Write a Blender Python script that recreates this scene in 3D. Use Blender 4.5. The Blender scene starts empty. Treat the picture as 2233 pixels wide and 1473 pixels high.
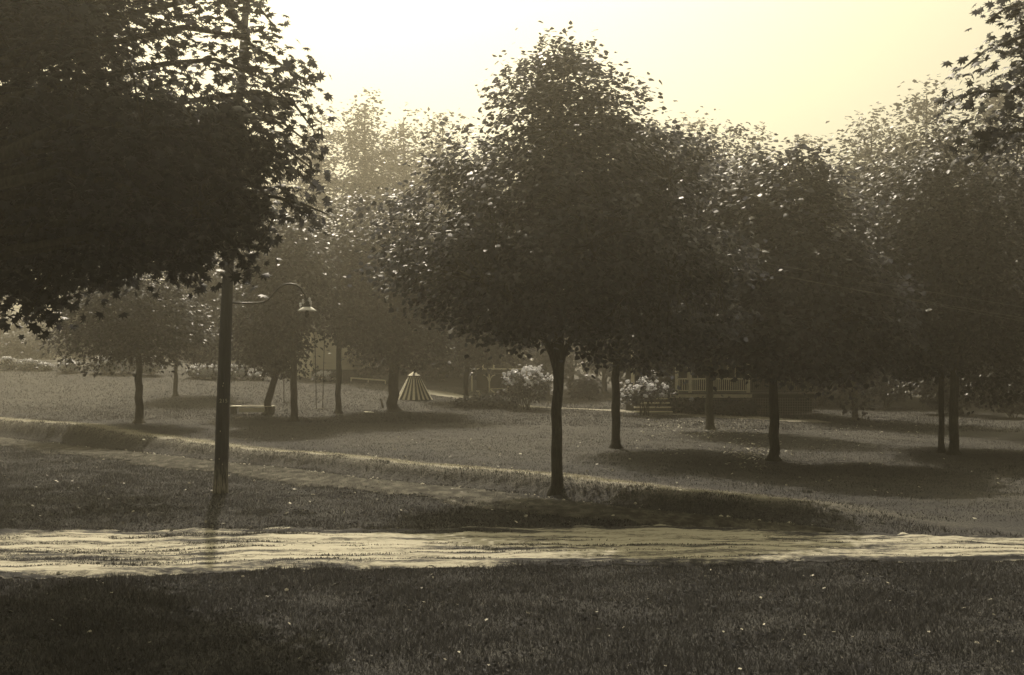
import bpy, math, random
import numpy as np
from mathutils import Vector, Matrix, noise as mnoise

rng = np.random.default_rng(7)
random.seed(7)
R = math.radians
SC = bpy.context.scene
COL = SC.collection

# ------------------------------------------------------------------ camera, world, sun, exposure
FPX, W0, H0, CX, HZ = 2507.0, 2233.0, 1473.0, 1116.5, 800.0
EYE = 2.75
cam_d = bpy.data.cameras.new('camera')
cam = bpy.data.objects.new('camera', cam_d)
COL.objects.link(cam)
cam.location = (0, 0, EYE)
cam.rotation_euler = (R(90), 0, 0)
cam_d.sensor_fit = 'HORIZONTAL'
cam_d.sensor_width = 36.0
cam_d.lens = 36.0 * FPX / W0
cam_d.shift_y = (HZ - H0 / 2) / W0
cam_d.clip_start = 0.1
cam_d.clip_end = 3000
SC.camera = cam

SUN_EL, SUN_AZ = R(49), R(-10)          # azimuth measured from +Y (straight ahead), negative = left
sun_dir = Vector((math.sin(SUN_AZ) * math.cos(SUN_EL), math.cos(SUN_AZ) * math.cos(SUN_EL), math.sin(SUN_EL)))
world = bpy.data.worlds.new('World')
SC.world = world
world.use_nodes = True
wn = world.node_tree
wn.nodes.clear()
sky = wn.nodes.new('ShaderNodeTexSky')
sky.sky_type = 'NISHITA'
sky.sun_disc = False
sky.sun_elevation = SUN_EL
sky.sun_rotation = SUN_AZ
sky.dust_density = 7.0
sky.air_density = 1.0
bw = wn.nodes.new('ShaderNodeRGBToBW')
tint = wn.nodes.new('ShaderNodeMixRGB')
tint.blend_type = 'MULTIPLY'
tint.inputs[0].default_value = 1.0
tint.inputs[2].default_value = (1.06, 0.955, 0.655, 1)     # the sepia print's paper white
bg = wn.nodes.new('ShaderNodeBackground')
bg.inputs[1].default_value = 0.112
wo = wn.nodes.new('ShaderNodeOutputWorld')
wn.links.new(sky.outputs[0], bw.inputs[0])
wn.links.new(bw.outputs[0], tint.inputs[1])
wn.links.new(tint.outputs[0], bg.inputs[0])
wn.links.new(bg.outputs[0], wo.inputs[0])

sd = bpy.data.lights.new('sun', 'SUN')
sd.energy = 3.8
sd.angle = R(0.5)
sd.color = (1.0, 0.88, 0.72)
so = bpy.data.objects.new('sun', sd)
so.rotation_euler = (-sun_dir).to_track_quat('-Z', 'Y').to_euler()
so.location = sun_dir * 60
COL.objects.link(so)

SC.view_settings.view_transform = 'Standard'
SC.view_settings.look = 'None'
SC.view_settings.exposure = 0.3
SC.view_settings.gamma = 1.0
SC.view_settings.use_curve_mapping = False
SC.cycles.max_bounces = 6
SC.cycles.diffuse_bounces = 3
SC.cycles.glossy_bounces = 2
SC.cycles.transmission_bounces = 4
SC.cycles.volume_bounces = 1
SC.cycles.transparent_max_bounces = 4
SC.cycles.use_denoising = True
SC.cycles.sample_clamp_indirect = 4.0

# ------------------------------------------------------------------ helpers
def obj(name, mesh, mat=None, parent=None, loc=None):
    o = bpy.data.objects.new(name, mesh)
    COL.objects.link(o)
    if mat is not None and mesh is not None and len(mesh.materials) == 0:
        for m in (mat if isinstance(mat, (list, tuple)) else [mat]):
            mesh.materials.append(m)
    if parent is not None:
        o.parent = parent
    if loc is not None:
        o.location = loc
    return o

def tag(o, label=None, cat=None, group=None, kind=None):
    if label: o['label'] = label
    if cat: o['category'] = cat
    if group: o['group'] = group
    if kind: o['kind'] = kind
    return o

def thing(name, label, cat, loc=(0, 0, 0), group=None, rz=0.0):
    o = bpy.data.objects.new(name, None)
    COL.objects.link(o)
    o.location = loc
    o.rotation_euler = (0, 0, rz)
    o.empty_display_size = 0.2
    return tag(o, label, cat, group)

def np_mesh(name, V, F, mat_idx=None, smooth=False):
    """V (n,3), F (m,k) with constant k."""
    V = np.asarray(V, np.float32); F = np.asarray(F, np.int32)
    me = bpy.data.meshes.new(name)
    m, k = F.shape
    me.vertices.add(len(V)); me.vertices.foreach_set('co', V.ravel())
    me.loops.add(m * k); me.loops.foreach_set('vertex_index', F.ravel())
    me.polygons.add(m)
    me.polygons.foreach_set('loop_start', np.arange(0, m * k, k, dtype=np.int32))
    if smooth:
        me.polygons.foreach_set('use_smooth', np.ones(m, bool))
    if mat_idx is not None:
        me.polygons.foreach_set('material_index', np.asarray(mat_idx, np.int32))
    me.update(calc_edges=True)
    return me

class MB:
    """collects shapes, builds ONE mesh object"""
    def __init__(s): s.v = []; s.f = []; s.mi = []; s.cur = 0
    def add(s, verts, faces):
        b = len(s.v); s.v += [tuple(p) for p in verts]
        for f in faces: s.f.append(tuple(b + i for i in f)); s.mi.append(s.cur)
        return s
    def box(s, c, d, M=None):
        x, y, z = c; a, b, h = d[0] / 2, d[1] / 2, d[2] / 2
        p = [Vector((x + i * a, y + j * b, z + k * h)) for k in (-1, 1) for j in (-1, 1) for i in (-1, 1)]
        if M is not None: p = [M @ q for q in p]
        return s.add(p, [(0, 2, 3, 1), (4, 5, 7, 6), (0, 1, 5, 4), (2, 6, 7, 3), (0, 4, 6, 2), (1, 3, 7, 5)])
    def bar(s, p, q, w, h):
        p, q = Vector(p), Vector(q); d = (q - p); L = d.length
        M = Matrix.Translation((p + q) / 2) @ d.to_track_quat('X', 'Z').to_matrix().to_4x4()
        return s.box((0, 0, 0), (L, w, h), M)
    def tube(s, pts, rad, n=8, cap=True):
        pts = [Vector(p) for p in pts]
        if not isinstance(rad, (list, tuple)): rad = [rad] * len(pts)
        b = len(s.v); up = Vector((0, 0, 1))
        for i, p in enumerate(pts):
            t = (pts[min(i + 1, len(pts) - 1)] - pts[max(i - 1, 0)])
            t = t.normalized() if t.length > 1e-9 else up
            a = t.orthogonal() if i == 0 else (a - t * a.dot(t))
            a = a.normalized() if a.length > 1e-6 else t.orthogonal().normalized()
            c = t.cross(a)
            for k in range(n):
                th = 2 * math.pi * k / n
                s.v.append(tuple(p + (a * math.cos(th) + c * math.sin(th)) * rad[i]))
        for i in range(len(pts) - 1):
            for k in range(n):
                k2 = (k + 1) % n
                s.f.append((b + i * n + k, b + i * n + k2, b + (i + 1) * n + k2, b + (i + 1) * n + k)); s.mi.append(s.cur)
        if cap:
            s.f.append(tuple(b + k for k in reversed(range(n)))); s.mi.append(s.cur)
            e = b + (len(pts) - 1) * n
            s.f.append(tuple(e + k for k in range(n))); s.mi.append(s.cur)
        return s
    def lathe(s, prof, c=(0, 0, 0), n=16, M=None):
        b = len(s.v)
        for r, z in prof:
            for k in range(n):
                th = 2 * math.pi * k / n
                p = Vector((c[0] + r * math.cos(th), c[1] + r * math.sin(th), c[2] + z))
                s.v.append(tuple(M @ p if M is not None else p))
        for i in range(len(prof) - 1):
            for k in range(n):
                k2 = (k + 1) % n
                s.f.append((b + i * n + k, b + i * n + k2, b + (i + 1) * n + k2, b + (i + 1) * n + k)); s.mi.append(s.cur)
        return s
    def mesh(s, name, smooth=False):
        me = bpy.data.meshes.new(name)
        me.from_pydata(s.v, [], s.f)
        me.polygons.foreach_set('material_index', s.mi)
        if smooth: me.polygons.foreach_set('use_smooth', [True] * len(s.f))
        me.update()
        return me
    def build(s, name, mat, parent=None, smooth=False, loc=None):
        return obj(name, s.mesh(name, smooth), mat, parent, loc)

# ------------------------------------------------------------------ materials
def nmat(name):
    m = bpy.data.materials.new(name); m.use_nodes = True
    nt = m.node_tree; nt.nodes.clear()
    out = nt.nodes.new('ShaderNodeOutputMaterial')
    return m, nt, out

def N(nt, t, **kw):
    n = nt.nodes.new(t)
    for k, v in kw.items(): setattr(n, k, v)
    return n

def ramp(nt, fac, stops):
    r = nt.nodes.new('ShaderNodeValToRGB')
    el = r.color_ramp.elements
    while len(el) < len(stops): el.new(0.5)
    for e, (p, c) in zip(el, stops):
        e.position = p; e.color = (*c, 1) if len(c) == 3 else c
    nt.links.new(fac, r.inputs[0])
    return r

def coords(nt, scale=(1, 1, 1), rot=(0, 0, 0), kind='Object'):
    tc = nt.nodes.new('ShaderNodeTexCoord'); mp = nt.nodes.new('ShaderNodeMapping')
    mp.inputs['Scale'].default_value = scale; mp.inputs['Rotation'].default_value = rot
    nt.links.new(tc.outputs[kind], mp.inputs[0])
    return mp.outputs[0]

def noise(nt, vec, scale, detail=4, rough=0.6):
    n = nt.nodes.new('ShaderNodeTexNoise')
    n.inputs['Scale'].default_value = scale; n.inputs['Detail'].default_value = detail; n.inputs['Roughness'].default_value = rough
    nt.links.new(vec, n.inputs['Vector'])
    return n.outputs[0]

def tone(l, warm=1.0):
    """a sepia grey: lightness l -> rgb"""
    return (l * (0.92 + 0.10 * warm), l * (1 - .03 * warm), l * (1.36 - 0.58 * warm))

def mat_plain(name, l, rough=0.7, var=0.25, nscale=8.0, stretch=(1, 1, 1), bump=0.3, warm=1.0, spec=0.3):
    m, nt, out = nmat(name)
    v = coords(nt, stretch)
    n = noise(nt, v, nscale, 6, 0.65)
    r = ramp(nt, n, [(0.3, tone(l * (1 - var), warm)), (0.7, tone(l * (1 + var), warm))])
    p = N(nt, 'ShaderNodeBsdfPrincipled')
    p.inputs['Roughness'].default_value = rough
    p.inputs['Specular IOR Level'].default_value = spec
    nt.links.new(r.outputs[0], p.inputs['Base Color'])
    if bump:
        b = N(nt, 'ShaderNodeBump'); b.inputs['Strength'].default_value = bump; b.inputs['Distance'].default_value = 0.02
        nt.links.new(n, b.inputs['Height']); nt.links.new(b.outputs[0], p.inputs['Normal'])
    nt.links.new(p.outputs[0], out.inputs[0])
    return m

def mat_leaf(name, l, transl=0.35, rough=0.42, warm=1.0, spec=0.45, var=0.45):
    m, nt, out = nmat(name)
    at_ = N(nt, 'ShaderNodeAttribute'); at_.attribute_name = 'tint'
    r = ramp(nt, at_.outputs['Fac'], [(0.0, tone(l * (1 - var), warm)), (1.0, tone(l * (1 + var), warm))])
    p = N(nt, 'ShaderNodeBsdfPrincipled')
    p.inputs['Roughness'].default_value = rough
    p.inputs['Specular IOR Level'].default_value = spec
    t = N(nt, 'ShaderNodeBsdfTranslucent')
    mx = N(nt, 'ShaderNodeMixShader'); mx.inputs[0].default_value = transl
    nt.links.new(r.outputs[0], p.inputs['Base Color']); nt.links.new(r.outputs[0], t.inputs[0])
    nt.links.new(p.outputs[0], mx.inputs[1]); nt.links.new(t.outputs[0], mx.inputs[2])
    nt.links.new(mx.outputs[0], out.inputs[0])
    return m

def mat_bark(name, l=0.06):
    m, nt, out = nmat(name)
    v = coords(nt, (9, 9, 1.6))
    n1 = noise(nt, v, 3.0, 8, 0.7)
    n2 = noise(nt, coords(nt, (1, 1, 1)), 1.7, 3, 0.5)
    r = ramp(nt, n1, [(0.32, tone(l * 0.45)), (0.5, tone(l)), (0.72, tone(l * 1.9))])
    r2 = ramp(nt, n2, [(0.3, (0.7, 0.7, 0.7)), (0.75, (1.25, 1.25, 1.2))])
    mx = N(nt, 'ShaderNodeMixRGB', blend_type='MULTIPLY'); mx.inputs[0].default_value = 1
    nt.links.new(r.outputs[0], mx.inputs[1]); nt.links.new(r2.outputs[0], mx.inputs[2])
    p = N(nt, 'ShaderNodeBsdfPrincipled'); p.inputs['Roughness'].default_value = 0.85; p.inputs['Specular IOR Level'].default_value = 0.2
    nt.links.new(mx.outputs[0], p.inputs['Base Color'])
    b = N(nt, 'ShaderNodeBump'); b.inputs['Strength'].default_value = 0.9; b.inputs['Distance'].default_value = 0.03
    nt.links.new(n1, b.inputs['Height']); nt.links.new(b.outputs[0], p.inputs['Normal'])
    nt.links.new(p.outputs[0], out.inputs[0])
    return m

M_BARK = mat_bark('bark', 0.045)
M_BARK_PALE = mat_bark('pale_bark', 0.11)
M_LEAF_NEAR = mat_leaf('near_maple_leaf', 0.032, 0.42, .5, .3, .35, .65)
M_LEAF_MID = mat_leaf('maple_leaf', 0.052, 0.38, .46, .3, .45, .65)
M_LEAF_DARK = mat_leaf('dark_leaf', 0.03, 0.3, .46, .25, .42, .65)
M_LEAF_SOFT = mat_leaf('soft_leaf', 0.03, 0.3, .45, .3)
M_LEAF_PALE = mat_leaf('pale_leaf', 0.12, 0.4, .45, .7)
M_BLOOM = mat_leaf('white_bloom', 0.8, 0.5, 0.7, 0.6, 0.2, 0.25)
M_WHITE = mat_plain('white_painted_wood', 0.78, 0.55, 0.12, 6, (1, 1, 1), 0.15)
M_CREAM = mat_plain('cream_clapboard', 0.55, 0.6, 0.15, 5, (0.4, 0.4, 3), 0.15)
M_DKWOOD = mat_plain('dark_stained_wood', 0.06, 0.7, 0.3, 5, (1, 1, 4), 0.3)
M_GREYWOOD = mat_plain('weathered_grey_wood', 0.2, 0.8, 0.3, 6, (0.6, 3, 3), 0.3)
M_ROOF = mat_plain('roof_shingle_wood', 0.07, 0.85, 0.3, 8, (1, 1, 1), 0.4)
M_IRON = mat_plain('dark_iron', 0.02, 0.45, 0.2, 12, (1, 1, 1), 0.1, 0.6, 0.5)
M_PORC = mat_plain('white_porcelain', 0.75, 0.2, 0.05, 5, (1, 1, 1), 0, 0.6, 0.5)
M_GREYP = mat_plain('faded_white_paint', 0.4, 0.6, 0.2, 30)
M_ENAMEL = mat_plain('white_enamel', 0.7, 0.25, 0.06, 5, (1, 1, 1), 0, 0.7, 0.5)
M_GLASSY = mat_plain('window_glass', 0.02, 0.08, 0.2, 4, (1, 1, 1), 0, 0.5, 0.7)
M_ROPE = mat_plain('hemp_rope', 0.025, 0.9, 0.2, 20)
M_STONE = mat_plain('pale_stone', 0.5, 0.8, 0.25, 9, (1, 1, 1), 0.5)
M_STRIPE_L = mat_plain('pale_canvas', 0.8, 0.85, 0.12, 3, (1, 1, 1), 0.2)
M_STRIPE_D = mat_plain('dark_canvas', 0.07, 0.85, 0.2, 3, (1, 1, 1), 0.2)
M_PAPER = mat_plain('white_paper', 0.65, 0.8, 0.05, 4, (1, 1, 1), 0)
M_WIRE = mat_plain('bare_wire', 0.15, 0.35, 0.1, 5, (1, 1, 1), 0, 0.8, 0.6)
M_FALLEN = mat_leaf('fallen_leaf', 0.36, 0.2, 0.6, 1.0, 0.3, 0.6)
M_DRY = mat_leaf('dry_grass_blade', 0.5, 0.25, 0.7, 1.0, 0.15, 0.5)
M_WEED = mat_leaf('clover_leaf', 0.06, 0.3, 0.9, .5, 0.02, 0.7)
M_CLOD = mat_plain('dirt_clod', 0.14, 0.95, 0.5, 4)
M_GRASS = mat_leaf('grass_blade', 0.068, 0.28, 0.55, .6, 0.25, 0.6)

# ------------------------------------------------------------------ terrain heights
def px(u, v, Y):
    return ((u - CX) / FPX * Y, Y, EYE - (v - HZ) / FPX * Y)

_cp = [px(*c) for c in [
    (303, 922, 44), (640, 918, 47), (738, 900, 52), (580, 903, 50), (383, 862, 62), (857, 895, 54), (905, 872, 61),
    (1015, 873, 64), (0, 905, 52), (0, 812, 72), (300, 816, 72), (430, 823, 72), (650, 829, 73), (800, 839, 72),
    (970, 859, 71), (1150, 893, 56), (1260, 891, 63), (1405, 905, 54), (1548, 937, 46), (1687, 1005, 31),
    (1343, 978, 35), (1215, 1060, 24.5), (1865, 918, 54), (2070, 990, 34), (1620, 903, 57), (1900, 908, 60)]]
_cp += [(27, 60, .2), (40, 45, .2), (14, 22, .1), (10, 20, .1), (-30, 62, 1.25), (-42, 75, 2.4), (-45, 50, .6), (0, 100, 2.4),
        (-60, 110, 3.2), (60, 110, 1.6), (0, 220, 4), (200, 200, 4), (-200, 200, 4), (-24, 49.5, .4), (-12, 38, .25), (-4, 31, .22),
        (40, 5, .1), (60, -20, .1), (-80, 40, .6), (400, 400, 5), (-400, 400, 5), (0, 400, 5), (400, 0, 0), (-400, 0, 0), (-400, 200, 3), (400, 200, 3)]
_cp = np.array(_cp)
def _tps(d2): return np.where(d2 > 1e-9, d2 * np.log(d2 + 1e-12), 0) * 0.5
_n = len(_cp)
_A = np.zeros((_n + 3, _n + 3))
_d2 = ((_cp[:, None, :2] - _cp[None, :, :2]) ** 2).sum(-1)
_A[:_n, :_n] = _tps(_d2) + np.eye(_n) * 12.0
_A[:_n, _n] = 1; _A[:_n, _n + 1:] = _cp[:, :2]
_A[_n, :_n] = 1; _A[_n + 1:, :_n] = _cp[:, :2].T
_sol = np.linalg.solve(_A, np.concatenate([_cp[:, 2], [0, 0, 0]]))

def sstep(x, a, b):
    t = np.clip((x - a) / (b - a), 0, 1); return t * t * (3 - 2 * t)

def wob(x, y):
    return (np.sin(x * 0.7 + 1.3 * np.sin(y * 0.31)) * np.sin(y * 0.53 + 0.9 * np.sin(x * 0.23)) * 0.5
            + np.sin(x * 1.9 + y * 1.1) * 0.18 + np.sin(x * 3.7 - y * 2.9 + np.sin(y * 1.7)) * 0.12)

def bank_s(x, y):
    return (x + y - 25.7) / 1.414 + 0.12 * np.sin((x - y) * 0.55) + 0.06 * np.sin((x - y) * 2.1) + .04 * np.sin((x - y) * 5.3 + x)

def gz(x, y):
    x = np.asarray(x, float); y = np.asarray(y, float)
    sh = x.shape; xf = x.ravel(); yf = y.ravel()
    zl = np.empty(len(xf))
    for i in range(0, len(xf), 40000):
        d2 = (xf[i:i + 40000, None] - _cp[None, :, 0]) ** 2 + (yf[i:i + 40000, None] - _cp[None, :, 1]) ** 2
        zl[i:i + 40000] = _tps(d2) @ _sol[:_n] + _sol[_n] + xf[i:i + 40000] * _sol[_n + 1] + yf[i:i + 40000] * _sol[_n + 2]
    s = bank_s(xf, yf)
    right = sstep(xf, 5.0, 9.5)
    w = sstep(s, 0, 0.42 + 5.0 * right)
    z = w * zl
    z = z + (0.09 * np.exp(-((s - .75) / 0.55) ** 2) - 0.07 * np.exp(-((s + 0.15) / 0.28) ** 2)) * (1 - right)
    z = z + (0.018 * wob(xf * 1.3, yf * 1.3) + .012 * wob(xf * 4.1 + 3, yf * 4.1) * (yf < 60)) * sstep(np.abs(yf), 2, 8)
    return z.reshape(sh)

def g1(x, y): return float(gz(np.array([x]), np.array([y]))[0])

_Ys = np.concatenate([np.arange(9, 60, 0.04), np.arange(60, 160, 0.1)])
def at(u, v):
    """the ground point under picture point (u, v)"""
    X = (u - CX) / FPX * _Ys
    Z = EYE - (v - HZ) / FPX * _Ys
    hit = np.nonzero(gz(X, _Ys) >= Z)[0]
    Y = float(_Ys[hit[0]]) if len(hit) else 75.0
    x = (u - CX) / FPX * Y
    return Vector((x, Y, g1(x, Y)))

def grid_sheet(name, xs, ys, dz=0.0):
    Xg, Yg = np.meshgrid(xs, ys)
    Z = gz(Xg, Yg) + dz
    V = np.stack([Xg, Yg, Z], -1).reshape(-1, 3)
    nx, ny = len(xs), len(ys)
    i = np.arange(nx - 1)[None, :] + nx * np.arange(ny - 1)[:, None]
    F = np.stack([i, i + 1, i + 1 + nx, i + nx], -1).reshape(-1, 4)
    return V, F, Xg, Yg

xs = np.concatenate([[-420, -200, -120, -80, -60, -50, -42, -37], np.arange(-34, 30.01, 0.24), [33, 37, 42, 50, 60, 80, 120, 200, 420]])
ys = np.concatenate([[-60, -30, -15, -5, 2, 6], np.arange(8, 52.01, 0.22), np.arange(52.6, 80, 0.6), [82, 85, 90, 97, 106, 120, 150, 200, 300, 420]])
V, F, Xg, Yg = grid_sheet('lawn', xs, ys)
me = np_mesh('lawn', V, F, smooth=True)
s_ = bank_s(Xg, Yg).ravel()
right_ = sstep(Xg.ravel(), 4.5, 9)
dry = np.exp(-((s_ - 1.15) / 0.55) ** 2) * (1 - right_) * 0.95
far = sstep(s_, 1.5, 6)
dry = np.maximum(dry, 0.3 * far)
worn_sunlit = np.exp(-((s_ - 1.05) / 0.5) ** 2) * (1 - sstep(Xg.ravel(), 3, 7)) * 1.25 * (.6 + .4 * np.clip(wob(Xg.ravel() * .5, Yg.ravel() * .5) + .6, 0, 1))  # dry worn lip of the bank, with its sunlit brightness painted in
w_ = me.attributes.new('worn_sunlit', 'FLOAT', 'POINT'); w_.data.foreach_set('value', worn_sunlit.astype(np.float32))
a_ = me.attributes.new('dry', 'FLOAT', 'POINT'); a_.data.foreach_set('value', dry.astype(np.float32))

m, nt, out = nmat('lawn_grass')
v0 = coords(nt)
n_big = noise(nt, v0, 0.35, 4, 0.6)
n_mid = noise(nt, v0, 2.6, 5, 0.65)
n_fine = noise(nt, v0, 22, 4, 0.7)
r_g = ramp(nt, n_fine, [(0.34, tone(0.025,.5)), (0.52, tone(0.052,.6)), (0.72, tone(0.1,.8))])
r_d = ramp(nt, n_fine, [(0.32, tone(0.05)), (0.5, tone(0.13)), (0.7, tone(0.24))])
da = N(nt, 'ShaderNodeAttribute'); da.attribute_name = 'dry'
m1 = N(nt, 'ShaderNodeMath', operation='MULTIPLY_ADD'); nt.links.new(n_mid, m1.inputs[0]); m1.inputs[1].default_value = 0.9; m1.inputs[2].default_value = -0.45
m2 = N(nt, 'ShaderNodeMath', operation='MULTIPLY_ADD'); nt.links.new(n_big, m2.inputs[0]); m2.inputs[1].default_value = 0.6; m2.inputs[2].default_value = -0.3
m3 = N(nt, 'ShaderNodeMath', operation='ADD'); nt.links.new(m1.outputs[0], m3.inputs[0]); nt.links.new(m2.outputs[0], m3.inputs[1])
m4 = N(nt, 'ShaderNodeMath', operation='ADD', use_clamp=True); nt.links.new(m3.outputs[0], m4.inputs[0]); nt.links.new(da.outputs['Fac'], m4.inputs[1])
mx = N(nt, 'ShaderNodeMixRGB'); nt.links.new(m4.outputs[0], mx.inputs[0]); nt.links.new(r_g.outputs[0], mx.inputs[1]); nt.links.new(r_d.outputs[0], mx.inputs[2])
p = N(nt, 'ShaderNodeBsdfPrincipled'); p.inputs['Roughness'].default_value = 0.9; p.inputs['Specular IOR Level'].default_value = 0.1
wa = N(nt, 'ShaderNodeAttribute'); wa.attribute_name = 'worn_sunlit'
r_w = ramp(nt, n_fine, [(0.3, tone(0.18)), (0.5, tone(0.42)), (0.7, tone(0.6))])
wm = N(nt, 'ShaderNodeMath', operation='MULTIPLY_ADD'); nt.links.new(n_mid, wm.inputs[0]); wm.inputs[1].default_value = 1.2; wm.inputs[2].default_value = -.6
wm2 = N(nt, 'ShaderNodeMath', operation='MULTIPLY_ADD', use_clamp=True); nt.links.new(wa.outputs['Fac'], wm2.inputs[0]); nt.links.new(wm.outputs[0], wm2.inputs[1]); nt.links.new(wa.outputs['Fac'], wm2.inputs[2])
mxw = N(nt, 'ShaderNodeMixRGB'); nt.links.new(wm2.outputs[0], mxw.inputs[0]); nt.links.new(mx.outputs[0], mxw.inputs[1]); nt.links.new(r_w.outputs[0], mxw.inputs[2])
nt.links.new(mxw.outputs[0], p.inputs['Base Color'])
b = N(nt, 'ShaderNodeBump'); b.inputs['Strength'].default_value = 1.0; b.inputs['Distance'].default_value = 0.05
nt.links.new(n_fine, b.inputs['Height']); nt.links.new(b.outputs[0], p.inputs['Normal'])
nt.links.new(p.outputs[0], out.inputs[0])
M_LAWN = m
lawn = tag(obj('lawn', me, M_LAWN), kind='structure')

# ---- dirt materials
def ragged(nt, shader, out, k=1.0):
    at_ = N(nt, 'ShaderNodeAttribute'); at_.attribute_name = 'edge'
    nn = noise(nt, coords(nt), 3.2, 6, .75)
    q = N(nt, 'ShaderNodeMath', operation='MULTIPLY_ADD'); nt.links.new(nn, q.inputs[0]); q.inputs[1].default_value = 1.5; q.inputs[2].default_value = -.75
    q2 = N(nt, 'ShaderNodeMath', operation='ADD'); nt.links.new(at_.outputs['Fac'], q2.inputs[0]); nt.links.new(q.outputs[0], q2.inputs[1])
    g = N(nt, 'ShaderNodeMath', operation='GREATER_THAN'); nt.links.new(q2.outputs[0], g.inputs[0]); g.inputs[1].default_value = .72
    tr_ = N(nt, 'ShaderNodeBsdfTransparent'); mx = N(nt, 'ShaderNodeMixShader')
    nt.links.new(g.outputs[0], mx.inputs[0]); nt.links.new(shader, mx.inputs[1]); nt.links.new(tr_.outputs[0], mx.inputs[2]); nt.links.new(mx.outputs[0], out.inputs[0])

def mat_dirt(name, stretch, rot, dark, mid, light, sc=1.0, thr=(0.36, 0.5, 0.66)):
    m, nt, out = nmat(name)
    v = coords(nt, stretch, rot)
    n1 = noise(nt, v, 1.0 * sc, 6, 0.62)
    n2 = noise(nt, coords(nt, (1, 1, 1)), 14, 5, 0.7)
    add = N(nt, 'ShaderNodeMath', operation='MULTIPLY_ADD'); nt.links.new(n2, add.inputs[0]); add.inputs[1].default_value = 0.3; add.inputs[2].default_value = -0.15
    ad2 = N(nt, 'ShaderNodeMath', operation='ADD'); nt.links.new(n1, ad2.inputs[0]); nt.links.new(add.outputs[0], ad2.inputs[1])
    r = ramp(nt, ad2.outputs[0], [(thr[0], tone(dark)), (thr[1], tone(mid)), (thr[2], tone(light))])
    p = N(nt, 'ShaderNodeBsdfPrincipled'); p.inputs['Roughness'].default_value = 0.95; p.inputs['Specular IOR Level'].default_value = 0.1
    nt.links.new(r.outputs[0], p.inputs['Base Color'])
    b = N(nt, 'ShaderNodeBump'); b.inputs['Strength'].default_value = 0.8; b.inputs['Distance'].default_value = 0.04
    nt.links.new(ad2.outputs[0], b.inputs['Height']); nt.links.new(b.outputs[0], p.inputs['Normal'])
    ragged(nt, p.outputs[0], out)
    return m

m, nt, out = nmat('rutted_dirt')
n1 = noise(nt, coords(nt, (0.9, 5.0, 1), (0, 0, R(1.2))), 1.0, 8, .68)
n1b = noise(nt, coords(nt, (0.22, 2.2, 1), (0, 0, R(-1.0))), 1.0, 4, .6)
n2 = noise(nt, coords(nt, (.6, 1, 1)), 16, 6, .8)
n3 = noise(nt, coords(nt, (.35, .8, 1)), 1.0, 3, .5)
def madd(a, k, c):
    q = N(nt, 'ShaderNodeMath', operation='MULTIPLY_ADD'); nt.links.new(a, q.inputs[0]); q.inputs[1].default_value = k
    if isinstance(c, float): q.inputs[2].default_value = c
    else: nt.links.new(c, q.inputs[2])
    return q.outputs[0]
mixv = madd(n1, .62, madd(n1b, .5, madd(n2, .6, madd(n3, .12, -.37))))
at_ = N(nt, 'ShaderNodeAttribute'); at_.attribute_name = 'edge'
mixv = madd(at_.outputs['Fac'], -.26, mixv)
st_ = N(nt, 'ShaderNodeAttribute'); st_.attribute_name = 'streak'
mixv = madd(st_.outputs['Fac'], .09, mixv)
r = ramp(nt, mixv, [(.34, tone(.03, .5)), (.43, tone(.085, .7)), (.48, tone(.19)), (.60, tone(.42))])
p = N(nt, 'ShaderNodeBsdfPrincipled'); p.inputs['Roughness'].default_value = .95; p.inputs['Specular IOR Level'].default_value = .08
nt.links.new(r.outputs[0], p.inputs['Base Color'])
b = N(nt, 'ShaderNodeBump'); b.inputs['Strength'].default_value = .6; b.inputs['Distance'].default_value = .02
nt.links.new(mixv, b.inputs['Height']); nt.links.new(b.outputs[0], p.inputs['Normal']); ragged(nt, p.outputs[0], out)
M_ROAD = m
M_LANE = mat_dirt('worn_dirt', (1.5, 0.6, 1), (0, 0, R(-45)), 0.018, 0.045, 0.1, 2.4, (.4, .5, .62))
M_PATH = mat_dirt('pale_sand_sunlit_lawn', (0.4, 1.0, 1), (0, 0, 0), 0.12, 0.24, 0.36, 1.0)

# ---- the rutted road across the foreground
rx = np.concatenate([[-60, -45, -32, -24, -18, -15, -13], np.arange(-11, 11.01, 0.07), [13, 15, 18, 24, 32, 45, 60]])
def edge_noise(x, k): return 0.16 * np.sin(x * 1.7 + k) + 0.1 * np.sin(x * 4.1 + 2 * k) + 0.06 * np.sin(x * 9.7 + k)
xc = np.clip(rx, -14, 14)
near = np.interp(xc, [-14, -6.6, -3.3, 1.1, 7.2, 14], [14.2, 14.75, 15.4, 15.85, 16.25, 16.6]) + edge_noise(rx, 0.4) * 0.45
farY = np.interp(xc, [-14, -8, -2.5, 2.2, 8.1, 14], [19.6, 19.5, 19.6, 19.7, 18.2, 17.9]) + edge_noise(rx, 2.2) * 0.9
nt_ = 84
T = np.linspace(0, 1, nt_)[:, None]
RX = np.repeat(rx[None, :], nt_, 0); RY = near[None, :] * (1 - T) + farY[None, :] * T
rut = 0.0
rag = 0.07 * np.sin(RX * 13.1) * np.sin(RX * 5.3) + .05 * np.sin(RX * 23)
RY = RY + rag * (np.abs(2 * T - 1)) ** 6
for c, wd, dp in ((0.16, .035, .05), (0.30, .03, .045), (0.44, .04, .05), (0.58, .03, .04), (0.74, .04, .045)):
    rut = rut - dp * np.exp(-((T - c - 0.025 * np.sin(RX * 0.35 + c * 20) - 0.008 * np.sin(RX * 1.9 + c * 7)) / wd) ** 2)
env = sstep(T, 0, .06) * (1 - sstep(T, .94, 1))
_rr = np.random.default_rng(77)
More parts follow.
